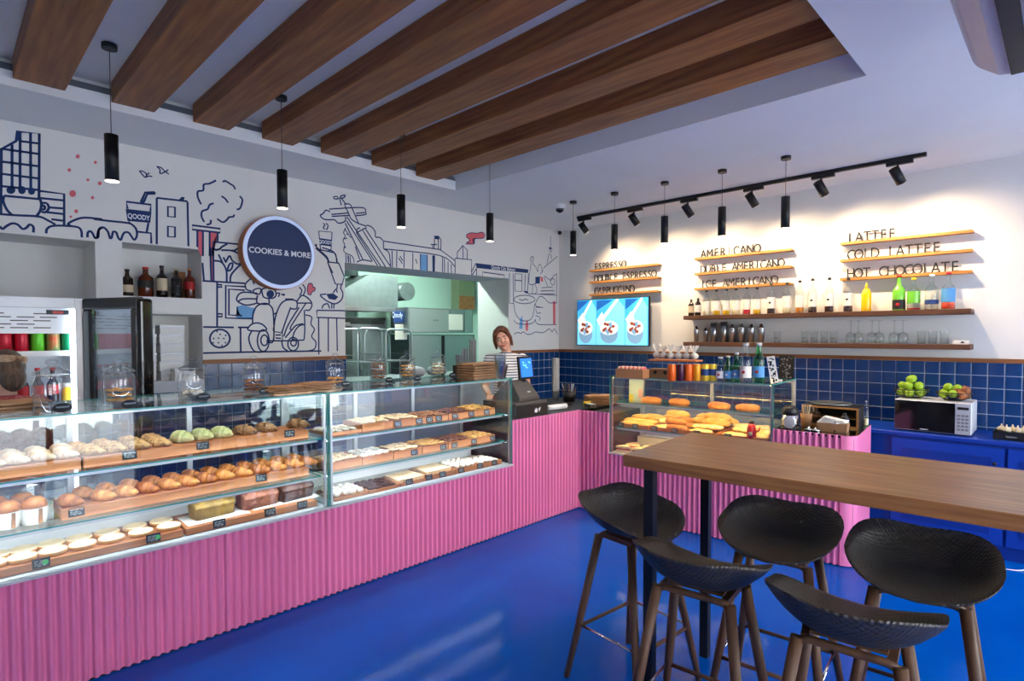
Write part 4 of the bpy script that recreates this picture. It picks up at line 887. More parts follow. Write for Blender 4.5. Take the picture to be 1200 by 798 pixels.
def limb(mb, pts, rs, n=14):
    mb.ring_tube(pts, rs, n)
    for p, r_ in zip(pts, rs): mb.ball(p, r_*.995, n, 8)
def remesh(o, vox, it=2):
    m = o.modifiers.new('fuse', 'REMESH'); m.mode = 'VOXEL'; m.voxel_size = vox; m.use_smooth_shade = True
    s_ = o.modifiers.new('smooth', 'SMOOTH'); s_.factor = .5; s_.iterations = it
def hand(mb, wrist, fwd, side, dn):
    """palm, four unequal bent fingers and a thumb from the side of the palm"""
    fwd, side, dn = Vector(fwd).normalized(), Vector(side).normalized(), Vector(dn).normalized(); w_ = Vector(wrist)
    for k in (-.026, -.009, .009, .026): limb(mb, [w_+fwd*.012+side*k*.7, w_+fwd*.085+side*k], [.0135, .0115], 8)
    for k, l_ in ((-.027, .062), (-.009, .074), (.009, .078), (.027, .068)):
        b = w_+fwd*.085+side*k; limb(mb, [b, b+fwd*l_*.5+dn*.008, b+fwd*l_*.8+dn*.026], [.0092, .0085, .007], 8)
    b = w_+fwd*.03+side*.03; limb(mb, [b, b+fwd*.03+side*.026, b+fwd*.062+side*.034+dn*.01], [.012, .0105, .008], 8)
def person(label, loc, rz, H, hm, skin, shirt, tilt, hairmat, sleeve, smile=True, bun=False):
    t = thing('person', label, 'person', loc, rz); s = H/1.66
    hips, chest, neck = 0.92, 1.24, 1.36
    sh = [Vector((sd*.165, .01, 1.33)) for sd in (-1, 1)]; el = [Vector((sd*.215, -.03, 1.06)) for sd in (-1, 1)]; wr = [Vector((sd*.15, -.24, .985)) for sd in (-1, 1)]
    PV = Vector((0, 0, 1.40)); HM = Matrix.Translation(PV) @ hm.to_4x4() @ Matrix.Translation(-PV)
    SC = Matrix.Scale(s, 4)
    mb = MB()
    limb(mb, [(0, 0, hips), (0, 0, 1.05), (0, -.005, chest), (0, .005, 1.33)], [.125, .105, .12, .09])
    limb(mb, [(-.07, 0, 1.3), (.07, 0, 1.3)], [.085, .085]); limb(mb, [(0, .01, 1.3), (0, .005, 1.45)], [.058, .05])
    for i, sd in enumerate((-1, 1)):
        limb(mb, [sh[i], el[i], wr[i]], [.055, .04, .027]); limb(mb, [(sd*.085, 0, .9), (sd*.095, -.01, .5), (sd*.1, .015, .08)], [.09, .058, .04]); limb(mb, [(sd*.1, .03, .045), (sd*.11, -.13, .03)], [.04, .03])
        hand(mb, wr[i], (-.1*sd, -1, -.12), (-sd, -.1, 0), (0, -.2, -1))
    st = len(mb.v)
    mb.ball((0, .01, 1.55), .1, 20, 14, (.76, .96, 1.14)); mb.ball((0, -.025, 1.485), .06, 14, 10, (.9, 1, .85)); mb.ball((0, -.07, 1.458), .022, 10, 8)
    mb.ring_tube([(0, -.082, 1.562), (0, -.1, 1.528), (0, -.088, 1.515)], [.008, .0145, .008], 8); mb.ball((0, -.098, 1.524), .0125, 8, 6)
    for sd in (-1, 1):
        mb.ball((sd*.04, -.066, 1.515), .024, 10, 8); mb.ball((sd*.078, .015, 1.54), .022, 10, 8, (.4, .7, 1.3)); mb.ball((sd*.034, -.078, 1.582), .014, 8, 6, (1.8, .7, .6))
    mb.ball((0, -.084, 1.49), .013, 8, 6, (1.9, .6, .7))
    mb.xf(HM, st); mb.xf(SC)
    o = mb.build('body', skin, t); remesh(o, .0065, 2)
    mb = MB(); limb(mb, [(0, 0, .88), (0, 0, 1.05), (0, -.005, chest), (0, .005, 1.33)], [.14, .122, .136, .1]); limb(mb, [(-.085, 0, 1.305), (.085, 0, 1.305)], [.095, .095])
    for i, sd in enumerate((-1, 1)):
        e = el[i] if sleeve > .5 else sh[i].lerp(el[i], .6); limb(mb, [sh[i], e], [.068, .056])
        if sleeve > .9: limb(mb, [el[i], el[i].lerp(wr[i], .8)], [.055, .042])
    mb.xf(SC); o = mb.build('shirt', shirt, t); remesh(o, .009, 3)
    mb = MB(); limb(mb, [(0, 0, .93), (0, 0, .85)], [.132, .14])
    for sd in (-1, 1): limb(mb, [(sd*.085, 0, .88), (sd*.095, -.01, .5), (sd*.1, .015, .1)], [.105, .074, .062])
    mb.xf(SC); o = mb.build('trousers', 'trouser', t); remesh(o, .012, 3)
    for sd in (-1, 1):
        o = MB().ball((0, 0, 0), .05, 12, 8, (.85, 2.3, .7)).xf(SC @ Matrix.Translation((sd*.105, -.045, .036))).build('shoe', 'black', t)
    # hair
    mb = MB(); mb.ball((0, .03, 1.575), .104, 18, 12, (.86, .96, 1.1)); mb.ball((0, .075, 1.5), .07, 14, 10, (1, .8, 1.3))
    if bun: mb.ball((0, .1, 1.58), .04, 12, 8)
    for sd in (-1, 1):
        limb(mb, [(sd*.02, -.052, 1.652), (sd*.062, -.05, 1.615), (sd*.08, -.02, 1.55), (sd*.082, .0, 1.47)], [.022, .026, .022, .014], 10)
    limb(mb, [(-.05, -.04, 1.64), (.05, -.04, 1.64)], [.026, .026], 10)
    mb.xf(SC @ HM); o = mb.build('hair', hairmat, t); remesh(o, .007, 2)
    hp = lambda x, y, z: SC @ HM @ Vector((x, y, z)); HR = (SC @ HM)
    for sd in (-1, 1):
        e = MB().ball((0, 0, 0), .0115, 12, 8).xf(HR @ Matrix.Translation((sd*.033, -.0765, 1.553)) @ Matrix.Diagonal((1.1, .8, .62, 1))).build('eye', 'white', t)
        MB().ball((0, 0, 0), .0068, 10, 6, (1, .5, 1)).xf(HR @ Matrix.Translation((sd*.033, -.0855, 1.553))).build('iris', 'hair_brown', e)
        MB().ring_tube([(sd*.016, -.0905, 1.573), (sd*.034, -.089, 1.579), (sd*.054, -.078, 1.573)], [.002, .0033, .0015], 6).xf(HR).build('eyebrow', hairmat, t)
    pts = [(-.031, -.079, 1.494), (-.016, -.0915, 1.487), (0, -.0945, 1.4845), (.016, -.0915, 1.487), (.031, -.079, 1.494)]
    MB().ring_tube(pts, [.0015, .0045, .0055, .0045, .0015], 8).xf(HR).build('lips', 'lips', t)
    return t
p = ony(593, 400, 4.13)
girl = person('smiling woman in a striped shirt tilting her head behind the cash drawer', (p.x, 4.13, 0), -PI/4-.05, 1.67, Matrix.Rotation(-.24, 3, 'Y') @ Matrix.Rotation(.06, 3, 'X'), 'skin', 'shirt_stripe', 0, 'hair_auburn', .3)
p = ony(6, 430, 4.13)
wm = person('woman in a speckled dark red blouse with a patterned headband, back turned at the fridge', (p.x, 4.13, 0), PI+.45, 1.50, Matrix.Rotation(-.12, 3, 'Y') @ Matrix.Rotation(.3, 3, 'X'), 'skin_pale', 'blouse_red', 0, 'hair_brown', .6, bun=True)
s = 1.50/1.66; PV = Vector((0, 0, 1.40)); HMx = Matrix.Scale(s, 4) @ Matrix.Translation(PV) @ (Matrix.Rotation(-.12, 3, 'Y') @ Matrix.Rotation(.3, 3, 'X')).to_4x4() @ Matrix.Translation(-PV)
mb = MB(); mb.ring_tube([(.086*math.cos(a*PI/12), .028+.098*math.sin(a*PI/12), 1.625-.03*math.sin(a*PI/12)) for a in range(-4, 17)], [.012]*21, 10, sq=2.2); mb.xf(HMx); mb.build('headband', 'bandana', wm)

# ================================================================== CASH DESK
WZ = .9052
def wz(px, py): return onz(px, py, WZ)
a, b = cxp(604, 3.24), cxp(641, 3.24)
t = thing('cash_drawer', 'black cash drawer with a small white emblem on the pink counter', 'cash drawer', ((a+b)/2, 3.235, WZ))
L = b-a; DH = .125
o = MB().box(-L/2, L/2, 0, .4, 0, DH).build('body', 'dark_grey', t); bevel(o, .004, 1); MB().box(-L/2+.008, L/2-.008, -.006, -.0005, .008, DH-.02).build('drawer_front', 'black', t)
em = MB(); em.prism([(-.03, .03), (-.012, .03), (-.006, .045), (-.012, .066), (-.02, .056), (-.026, .072), (-.036, .058), (-.044, .05), (-.046, .034)], lambda x_, z_: (x_+.07, -.0062, z_), lambda x_, z_: (x_+.07, -.0072, z_))
em.prism([(.004, .062), (.018, .068), (.034, .074), (.024, .05), (.014, .032)], lambda x_, z_: (x_+.07, -.0062, z_), lambda x_, z_: (x_+.07, -.0072, z_)); em.build('emblem', 'white', t)
p = (a+.235, 3.29, WZ+DH+.0005)
t = thing('till_terminal', 'grey wedge-shaped till with a blue customer screen standing on the cash drawer', 'till', p, .12)
mb = MB(); pr_ = [(-.0, 0), (.30, 0), (.30, .03), (.16, .17), (.1, .17), (0, .03)]
mb.prism(pr_, lambda y_, z_: (-.15+.1*z_, y_, z_), lambda y_, z_: (.15-.3*z_, y_, z_)); o = mb.build('wedge_body', 'dark_grey', t); bevel(o, .008, 2)
MB().obox((0.02, .028, .075), (.045, .004, .012), Matrix.Rotation(-.62, 3, 'X')).build('maker_plate', 'light_grey', t)
mb = MB().obox((.035, .08, .28), (.2, .022, .2), Matrix.Rotation(-.12, 3, 'X')); mb.box(.01, .06, .09, .12, .15, .22); o = mb.build('screen_case', 'black', t); bevel(o, .006, 2)
MB().obox((.035, .0665, .281), (.165, .004, .162), Matrix.Rotation(-.12, 3, 'X')).build('screen', 'screen_pos', t)
mb = MB()
for i in range(9): mb.obox((.035+jit(.05), .0635+.0, .281+jit(.05)), (.03+jit(.015), .001, .012), Matrix.Rotation(-.12, 3, 'X') @ Matrix.Rotation(.4, 3, 'Y'))
mb.build('screen_picture', 'screen_sky', t)
mb = MB().obox((-.13, .2, .21), (.2, .03, .17), Matrix.Rotation(.25, 3, 'X') @ Matrix.Rotation(.5, 3, 'Z')); o = mb.build('operator_screen', 'black', t); bevel(o, .008, 2)
p = wz(651, 468); cup_stack('grey printed paper cup in the tall stack by the tiled corner', p.x, p.y, WZ, 20, 'cup_print', .04, .018, .1, 'tall stack of grey cups')
p = wz(667, 470); t = thing('utensil_pot', 'dark pot of bar tools beside the tall cup stack', 'pot', (p.x, p.y, WZ)); MB().lathe([(.06, 0), (.075, .1), (.07, .1)], 18, capt=False).build('pot', 'black', t)
for i in range(9):
    a_ = i*2*PI/9; MB().ring_tube([(.03*math.cos(a_), .03*math.sin(a_), .02), (.075*math.cos(a_), .075*math.sin(a_), .17+.03*jit(1))], [.004, .006], 8).build('tool_handle', ('steel', 'leg_wood', 'black')[i % 3], t)
p = wz(703, 473)
for i in range(5): bag('paper_bag', 'brown paper bag, %s in the pile before the tiled corner' % ORD4[4-i], (p.x+.02, p.y, WZ+.0305*i*.6), -.75+.04*i, .32, .17, .0175, seed=i+20, group='paper bags by the tiled corner')
p = wz(651, 484); t = thing('cling_film_box', 'white roll box lying on the worktop beside the cash drawer', 'roll', (p.x+.17, p.y+.13, WZ), -.1)
MB().cyl((-.12, 0, .026), (.12, 0, .026), .0255, n=16).build('roll', 'white_gloss', t); MB().box(-.125, .125, .027, .06, 0, .03).build('carton', 'light_grey', t)
p = wz(692, 477); t = thing('card_terminal', 'small grey card terminal with a yellow top on the worktop', 'card terminal', (p.x, p.y, WZ), -.5)
o = MB().box(-.035, .035, -.07, .07, 0, .03).build('body', 'dark_grey', t); MB().box(-.028, .028, -.01, .045, .0305, .033).build('display', 'light_grey', t); MB().box(-.036, .036, .071, .085, 0, .045).build('yellow_top', 'yellow', t)
mb = MB()
for i in range(3):
    for j in range(4): mb.box(-.025+i*.019, -.013+i*.019, -.06+j*.012, -.052+j*.012, .0305, .034)
mb.build('keys', 'light_grey', t)
p = wz(672, 478); o = MB().box(-.17, .17, -.12, .12, 0, .014).build('serving_tray', 'black', loc=(p.x+.02, p.y+.3, WZ), rotz=-.2); bevel(o, .005, 2); tag(o, 'flat black tray on the worktop behind the card terminal', 'tray')

# ================================================================== SAVOURY CASE CONTENT
def RZl(lx, ly, z): v = Rl(lx, ly, z); return (v.x, v.y, v.z)
S1, S2 = .7755, 1.0005
def rtray(lx0, lx1, ly0, ly1, z, label, hh=.03):
    L, D = lx1-lx0, ly1-ly0; mb = MB().box(-L/2, L/2, 0, D, 0, .006).box(-L/2, L/2, 0, .008, .0065, hh).box(-L/2, L/2, D-.008, D, .0065, hh).box(-L/2, -L/2+.008, .0085, D-.0085, .0065, hh).box(L/2-.008, L/2, .0085, D-.0085, .0065, hh)
    return tag(mb.build('wooden_tray', 'board_wood', loc=RZl((lx0+lx1)/2, ly0, z), rotz=RZ), label, 'tray', 'wooden trays of savoury pies')
tr = [(.34, .62, 'under the long cheese pastries'), (.63, .92, 'under the round cheese breads and brown wraps'), (.93, 1.2, 'under the filled flatbreads'), (1.21, 1.62, 'under the pastries by the ketchup bottle')]
for a, b, lb in tr: rtray(a, b, .1, .56, S1, 'wooden tray '+lb)
lng = stock('cheese_pastry', pie_mesh('pie_yellow', .2, .075, .04, 1, amp=.007), 'long yellow cheese pastry in the savoury case', 'pastry', 'long cheese pastries')
rnd = stock('cheese_bread', pie_mesh('cheese', .15, .14, .035, 2, amp=.008), 'round bread with melted cheese in the savoury case', 'bread', 'round cheese breads')
rll = stock('bread_roll', pie_mesh('pie_yellow', .24, .07, .055, 3), 'long golden filled roll in the savoury case', 'roll', 'long filled rolls')
wrp = stock('wrap', pie_mesh('pie_brown', .19, .07, .05, 4), 'brown folded wrap in the savoury case', 'wrap', 'brown wraps')
flt = stock('flatbread', pie_mesh('cheese', .2, .15, .026, 5, amp=.008), 'wide golden flatbread in the savoury case', 'flatbread', 'golden flatbreads')
z = S1+.0085
for lx, ly, rz in ((.42, .17, .3), (.54, .17, .5), (.4, .28, .3), (.53, .28, .4), (.42, .4, .2), (.55, .4, .4), (.48, .5, .2)): lng.put(RZl(lx, ly, z+.012*(ly > .2)+.02*(ly > .35)), RZ+rz)
for lx, ly in ((.71, .19), (.69, .33), (.83, .46)): rnd.put(RZl(lx, ly, z+.03*(ly > .2)), RZ+.2)
for lx, ly, dz in ((.85, .17, 0), (.86, .26, .02), (.83, .2, .05), (.84, .34, .045)): wrp.put(RZl(lx, ly, z+dz), RZ+.15+jit(.1))
for lx, ly, dz in ((.7, .46, .03), (.72, .5, .07), (.97, .46, .03), (1.0, .53, .06), (1.12, .36, .05), (1.1, .44, .085), (1.14, .5, .045)): rll.put(RZl(lx, ly, z+dz), RZ+jit(.12))
for lx, ly, dz in ((1.05, .2, 0), (1.1, .29, .03), (1.0, .33, .02), (1.32, .2, 0), (1.36, .32, .03)): flt.put(RZl(lx, ly, z+dz), RZ+jit(.3))
for lx, ly, dz in ((1.5, .22, 0), (1.52, .34, .02), (1.3, .46, .03), (1.46, .47, .03)): rnd.put(RZl(lx, ly, z+dz), RZ)
for lx, ly in ((.6, .2), (.85, .22), (1.2, .18), (1.42, .2)): wrp.put(RZl(lx, ly, S2), RZ+jit(.2), 'brown wrap in place of a glass reflection on the upper shelf of the savoury case', 'wraps in place of reflections, upper shelf')  # upper wraps are added to stand in for brownish reflections in the glass
swm = thing('sandwich', 'white bread sandwich with red filling on the floor of the savoury case', 'sandwich', group='sandwiches')
for k_, (m_, z0, z1) in enumerate((('bread_white', 0, .022), ('meat', .0225, .034), ('bread_white', .0345, .058))):
    mb = MB(); mb.prism([(-.07, -.06), (.07, -.06), (.0, .06)], lambda x_, y_: (x_, y_, z0), lambda x_, y_: (x_, y_, z1)); o = mb.build(('bread', 'filling', 'bread')[k_], m_, swm); bevel(o, .006, 2)
sw = Stock(swm)
for lx, ly, rz in ((.40, .11, .1), (.56, .11, .1), (.42, .26, .1), (.59, .26, .1)): sw.put(RZl(lx, ly, CB+.0005), RZ+rz)
kt = thing('ketchup_bottle', 'small red ketchup bottle with a black cap in the savoury case', 'bottle', RZl(1.47, .13, z), RZ)
MB().lathe([(.03, 0), (.034, .01), (.034, .08), (.026, .11), (.018, .125)], 18).build('body', 'ketchup', kt); MB().lathe([(.02, .1255), (.02, .14), (.01, .15)], 14).build('cap', 'black', kt)
MB().ball((0, -.033, .05), .016, 12, 8, (1, .15, 1)).build('label', 'label_cream', kt); MB().ring_tube([(.03, 0, .07), (.055, 0, .075), (.06, 0, .1)], [.007, .006, .005], 8).build('spout', 'ketchup', kt)
for lx, lb in ((.36, 'the end of the long cheese pastries'), (.5, 'the long cheese pastries'), (.68, 'the round cheese breads'), (.86, 'the brown wraps'), (1.05, 'the filled flatbreads'), (1.3, 'the pastries by the ketchup')):
    v = RZl(lx, .094, S1+.001); tg.put(v, 0, 'black chalk price tag before '+lb, 'price tags in the savoury case', rot=(-.18, 0, RZ), scale=.9)
t = thing('reflection_sheet', 'pale green and yellow sheet in place of a glass reflection in the savoury case', 'paper', RZl(RC0+.035, .3, .98), RZ+.25)
MB().box(.0, .13, 0, .003, 0, .21).build('sheet', 'pale_green', t); MB().box(.0, .04, -.004, -.001, .0, .07).build('yellow_reflection', 'reflection_yellow', t); MB().box(.085, .125, -.003, -.001, .04, .12).build('print', 'skin_pale', t)  # added sheet; its green and yellow stand in for a reflection in the glass

# ================================================================== ON TOP OF THE SAVOURY CASE
TZ1 = 1.2345
def tz(px, py): return onz(px, py, TZ1)
p = tz(737, 443); t = thing('macaron_box', 'open cardboard box with a row of macarons on the savoury case', 'box', (p.x+.05, p.y, TZ1), RZ)
mb = MB().box(-.125, .125, -.06, .06, 0, .004); mb.box(-.125, .125, -.06, -.056, .0045, .075).box(-.125, .125, .056, .06, .0045, .075).box(-.125, -.121, -.0555, .0555, .0045, .075).box(.121, .125, -.0555, .0555, .0045, .075); mb.build('carton', 'card_brown', t)
mcm = thing('macaron', 'small pink and cream macaron in the open cardboard box', 'macaron', group='macarons in the box')
MB().lathe([(.017, 0), (.022, .004), (.018, .014), (.004, .016)], 14).xf(Matrix.Rotation(PI/2, 4, 'Y')).build('shell', 'mural_pink', mcm); MB().lathe([(.017, 0), (.022, .004), (.018, .014), (.004, .016)], 14).xf(Matrix.Translation((-.004, 0, 0)) @ Matrix.Rotation(-PI/2, 4, 'Y')).build('shell', 'cookie_pale', mcm); MB().lathe([(.019, -.004), (.019, 0)], 14).xf(Matrix.Rotation(PI/2, 4, 'Y')).build('cream', 'white', mcm)
mc = Stock(mcm)
for i in range(6):
    for j in range(2): v = RM.to_3x3() @ Vector((-.095+i*.038, -.025+j*.05, 0)); mc.put((p.x+.05+v.x, p.y+v.y, TZ1+.075), RZ)
o = MB().box(-.115, .115, -.055, .055, 0, .068).build('macaron_bed', 'kraft', t)
p = tz(764, 443); t = thing('kraft_box', 'dark kraft carton with two round holes on the savoury case', 'box', (p.x+.12, p.y-.03, TZ1), RZ)
MB().box(-.1, .1, -.05, .05, 0, .075).build('carton', 'kraft', t)
for s_ in (-.045, .045): MB().lathe([(.016, 0), (.016, .002)], 16).xf(Matrix.Translation((s_, -.05, .045)) @ Matrix.Rotation(PI/2, 4, 'X')).build('round_hole', 'black', t)
p = tz(790, 444); t = thing('clear_riser', 'clear plastic riser with a wooden top holding wrapped sweets', 'stand', (p.x+.2, p.y+.1, TZ1), RZ)
RT = .135
for x_ in (-.2, .19): MB().box(x_, x_+.006, -.07, .07, 0, RT).build('side', 'wrap_clear', t)
MB().box(-.21, .21, -.08, .08, RT+.0005, RT+.014).build('wooden_top', 'board_wood', t)
def sweet(label, lx, seed, mat='cookie_brown'):
    v = t.matrix_basis @ Vector((lx, jit(.02), RT+.0145)); s_ = thing('wrapped_sweet', label, 'sweet', v, jit(2), 'wrapped sweets on the riser')
    MB().ball((0, 0, .03), .028, 12, 8, (1, 1, .85)).build('sweet', mat, s_); mb = MB().ball((0, 0, .033), .035, 12, 8, (1, 1, .8)); mb.disp(.004, 60, seed)
    for k_ in range(9):
        a_ = k_*2*PI/9; mb.add([(0, 0, .06), (.036*math.cos(a_), .036*math.sin(a_), .125+.015*jit(1)), (.036*math.cos(a_+.6), .036*math.sin(a_+.6), .11)], [(0, 1, 2)])
    mb.build('film_wrap', 'wrap_white', s_); MB().lathe([(.012, .058), (.012, .066)], 10).build('ribbon', 'paper_white', s_)
bpy.context.view_layer.update()
for i in range(6): sweet('sweet in clear film tied with a white ribbon on the riser', -.172+i*.0688, i, ('cookie_brown', 'black', 'paper_white')[i % 3])
cn = ((787, 'orange_can', 'orange drink can at the row end'), (797, 'purple_can', 'dark purple drink can'), (806.5, 'orange_can', 'orange drink can beside the purple can'), (816, 'amber_can', 'amber drink can'), (826, 'yellow_can', 'yellow drink can beside the amber can'), (835, 'yellow_can', 'yellow and blue drink can beside the water bottles'))
for i, (px, m_, lb) in enumerate(cn):
    p = tz(px, 446.5); can(lb+' on the savoury case', (p.x, p.y, TZ1), m_, .031, .135, 'cans on the savoury case')
    if i >= 4: 
        c_ = [o for o in bpy.data.objects if o.get('label') == lb+' on the savoury case'][0]; MB().lathe([(.0314, .045), (.0314, .095)], 18, capb=False, capt=False).build('blue_band', 'poster_blue', c_)
for px, py, h_, r_, g_, lab, em, lb in ((844, 447, .19, .032, 'bottle_clear', 'white', 'label_red', 'small clear water bottle with a white label'), (853, 447.5, .2, .03, 'bottle_green', 'label_blue', 'white', 'small green water bottle with a blue label'), (863, 448, .225, .03, 'bottle_green', 'label_blue', 'white', 'middle-sized green water bottle with a blue label'), (873.5, 449, .3, .04, 'bottle_clear', 'paper_white', 'label_red', 'tall clear water bottle with a pale label'), (889, 448.5, .3, .04, 'bottle_green', 'label_blue', 'label_red', 'tall green water bottle with a blue label')):
    p = tz(px, py); bottle('water_bottle', lb+' on the savoury case', (p.x, p.y, TZ1), h_, r_, glass=g_, lab=lab, labz=(.14, .42), cap='light_grey', nr=.46, neck=.26, shoulder=.2, emblem=em)
def card(label, px, py, wd, hh, mat, lean, dec, rz=0):
    p = tz(px, py); t = thing('menu_card', label, 'card', (p.x, p.y, TZ1+.002), RZ+rz); Rm = Matrix.Rotation(lean, 4, 'Y')
    MB().box(-wd/2, wd/2, -.0015, .0015, 0, hh).xf(Rm).build('card', mat, t); mb = MB(); random.seed(len(label))
    for i in range(34):
        r_ = random.uniform(.003, .009); c_ = (random.uniform(-wd/2+.01, wd/2-.01), -.002, random.uniform(.01, hh-.01)); mb.ball(c_, r_, 8, 4, (1, .06, random.uniform(.5, 1.6)))
    mb.xf(Rm).build('printed_pattern', dec, t)
card('white card with dark spots leaning by the tall green bottle', 908, 449, .055, .2, 'white', -.16, 'black', .1); card('black card with a pale floral print behind the water bottles', 921, 444, .12, .19, 'black', .02, 'mid_grey', -.2)
p = tz(913, 446.5); o = MB().box(-.02, .02, -.012, .012, 0, .012).build('paper_label', 'white', loc=(p.x, p.y, TZ1), rotz=RZ); tag(o, 'small white paper label on the edge of the savoury case', 'label')
# ================================================================== WORKTOP RIGHT OF THE SAVOURY CASE
CZ = .9035
def cz(px, py): return onz(px, py, CZ)
p = cz(924, 503); t = thing('napkin_dispenser', 'round steel dispenser with a black domed lid beside the savoury case', 'dispenser', (p.x+.03, p.y, CZ))
MB().lathe([(.055, .001), (.055, .11)], 24).build('body', 'chrome', t); MB().lathe([(.058, .1105), (.058, .13), (.05, .155), (.03, .17), (.003, .175)], 24).build('domed_lid', 'black', t); MB().ball((-.053, -.01, .055), .045, 14, 8, (.12, 1, 1)).build('sticker', 'light_grey', t)
MB().lathe([(.062, 0), (.062, .012)], 24).build('base_ring', 'black', t)
p = cz(943, 500); t = thing('stirrer_cup', 'kraft paper cup holding wooden stirrers beside the domed dispenser', 'cup', (p.x+.03, p.y, CZ))
MB().lathe([(.032, 0), (.043, .1), (.041, .1)], 18, capt=False).build('cup', 'kraft', t)
for i in range(10):
    a_ = i*.63; MB().obox((.018*math.cos(a_), .018*math.sin(a_), .095), (.007, .0018, .14), Matrix.Rotation(.18*math.cos(a_), 3, 'Y') @ Matrix.Rotation(-.18*math.sin(a_), 3, 'X')).build('stirrer', 'label_cream', t)
p = cz(955, 495); t = thing('sugar_cup', 'small cup of paper sugar sticks behind the napkins', 'cup', (p.x+.03, p.y+.01, CZ)); MB().lathe([(.034, 0), (.042, .085), (.04, .085)], 18, capt=False).build('cup', 'kraft', t)
for i in range(9): MB().obox((.02*math.cos(i*.7), .02*math.sin(i*.7), .08), (.009, .009, .1), Matrix.Rotation(.1*math.cos(i*.7), 3, 'Y')).build('sugar_stick', ('paper_white', 'tart_shell')[i % 2], t)
p = cz(974, 506); t = thing('napkin_box', 'kraft napkin box with a stack of white napkins on the black worktop', 'box', (p.x+.05, p.y, CZ), RZ)
mb = MB(); mb.prism([(-.09, -.05), (.09, -.05), (.09, .05), (-.09, .05)], lambda x_, y_: (x_, y_, 0), lambda x_, y_: (x_*1.06, y_*1.1, .06)); mb.build('carton', 'kraft', t)
for i in range(5): MB().obox((.003*i-.006, .0, .065+.006*i), (.18-.012*i, .1, .005), Matrix.Rotation(.05*i-.04, 3, 'Y')).build('napkin', 'paper_white', t)
for px, py, lb in ((948, 504, 'small chrome dish before the napkin box'), (956, 505, 'tiny chrome dish beside the napkin box')):
    p = cz(px, py); o = MB().lathe([(.03, 0), (.035, .008), (.02, .014), (.006, .02), (.003, .026)], 18).build('chrome_lid', 'chrome', loc=(p.x, p.y, CZ)); tag(o, lb, 'lid')
p = cz(992, 500); t = thing('toaster_oven', 'copper-fronted toaster oven with a black side on the black worktop', 'oven', Rl(1.955, .53, CZ), RZ)
mb = MB().box(-.19, .19, -.13, .13, 0, .01).box(-.19, .19, -.13, .13, .135, .15).box(-.19, -.18, -.13, .13, .0105, .1345).box(.18, .19, -.13, .13, .0105, .1345).box(-.1795, .1795, .12, .13, .0105, .1345); mb.build('housing', 'black', t)
mb = MB().box(-.19, .19, -.142, -.131, 0, .014).box(-.19, .19, -.142, -.131, .136, .15).box(-.19, -.176, -.142, -.131, .0145, .1355).box(.176, .19, -.142, -.131, .0145, .1355); mb.build('front_frame', 'copper', t); MB().box(-.178, .178, -.1, .1, .06, .064).build('grill_rack', 'copper', t)
o = MB().lathe([(.001, 0), (.13, .001), (.15, .014), (.146, .016), (.125, .006)], 28, capt=False).build('round_plate', 'steel_brushed', loc=Rl(1.94, .53, CZ+.151)); tag(o, 'round steel plate lying on the toaster oven', 'plate')
for lx, ly, lb, kn in ((2.035, .16, 'small chrome cup beside the napkin box', 0), (2.07, .3, 'steel milk jug with a black knob lid beside the toaster', 1)):
    t = thing('steel_cup' if not kn else 'milk_jug', lb, 'cup' if not kn else 'jug', Rl(lx, ly, CZ)); MB().lathe([(.028, 0), (.032, .004), (.032, .072), (.03, .075)], 20, capt=bool(kn)).build('body', 'chrome', t)
    if kn: MB().lathe([(.03, .0755), (.03, .09), (.02, .1), (.008, .103), (.014, .112), (.012, .12), (.002, .122)], 18).build('lid', 'black', t); MB().tube([(.03, 0, .06), (.055, 0, .055), (.055, 0, .025), (.031, 0, .02)], .004).build('handle', 'black', t)
bottle('oil_bottle', 'small clear bottle behind the toaster oven', Rl(2.166, .6, CZ), .19, .018, liq='liq_cream', lvl=.5, lab=None, cap='steel')

# ================================================================== BLUE CABINETS, MICROWAVE, FRUIT
BX, BZ = 5.25, .84
t = thing('base_cabinet', 'bright blue base cabinet with panelled doors under the microwave', 'cabinet', (BX, -.4, 0))
MB().box(.02, .555, -1.4, 1.75, .0, BZ-.0305).build('carcass', 'cab_blue_in', t); o = MB().box(0, .555, -1.42, 1.75, BZ-.03, BZ).build('worktop', 'cab_blue', t); bevel(o, .004, 1)
for i in range(4):
    y0 = 1.38-.69*i; d_ = MB().box(0, .0195, y0-.67, y0, .1, BZ-.05).build('door', 'cab_blue', t); MB().box(-.006, -.0005, y0-.6, y0-.07, .17, BZ-.12).build('raised_panel', 'cab_blue_in', d_); MB().ball((-.018, y0-.62, BZ-.16), .013, 12, 8).build('knob', 'black', d_)
a, b = onx(1048, 500, 5.33), onx(1138, 508, 5.33)
my, mw_ = (a.y+b.y)/2, (a.y-b.y)
t = thing('microwave_oven', 'white and black microwave oven on the blue cabinet', 'microwave', (5.33, my, BZ+.001))
MH = .245; o = MB().box(0, .36, -mw_/2, mw_/2, .008, MH).build('housing', 'white_gloss', t); bevel(o, .006, 2)
MB().box(-.014, -.0005, -mw_/2+mw_*.2, mw_/2-.004, .014, MH-.006).build('glass_door', 'black_gloss', t); c_ = MB().box(-.012, -.0005, -mw_/2+.003, -mw_/2+mw_*.195, .012, MH-.004).build('control_panel', 'light_grey', t)
MB().box(-.0145, -.0125, -mw_/2+.015, -mw_/2+mw_*.17, MH-.05, MH-.03).build('display', 'black', c_)
mb = MB()
for i in range(3):
    for j in range(5): mb.box(-.0145, -.0125, -mw_/2+.016+i*.024, -mw_/2+.034+i*.024, .04+j*.026, .054+j*.026)
mb.build('buttons', 'mid_grey', c_); MB().box(-.016, -.0145, .02, .07, .022, .03).build('maker_mark', 'light_grey', t)
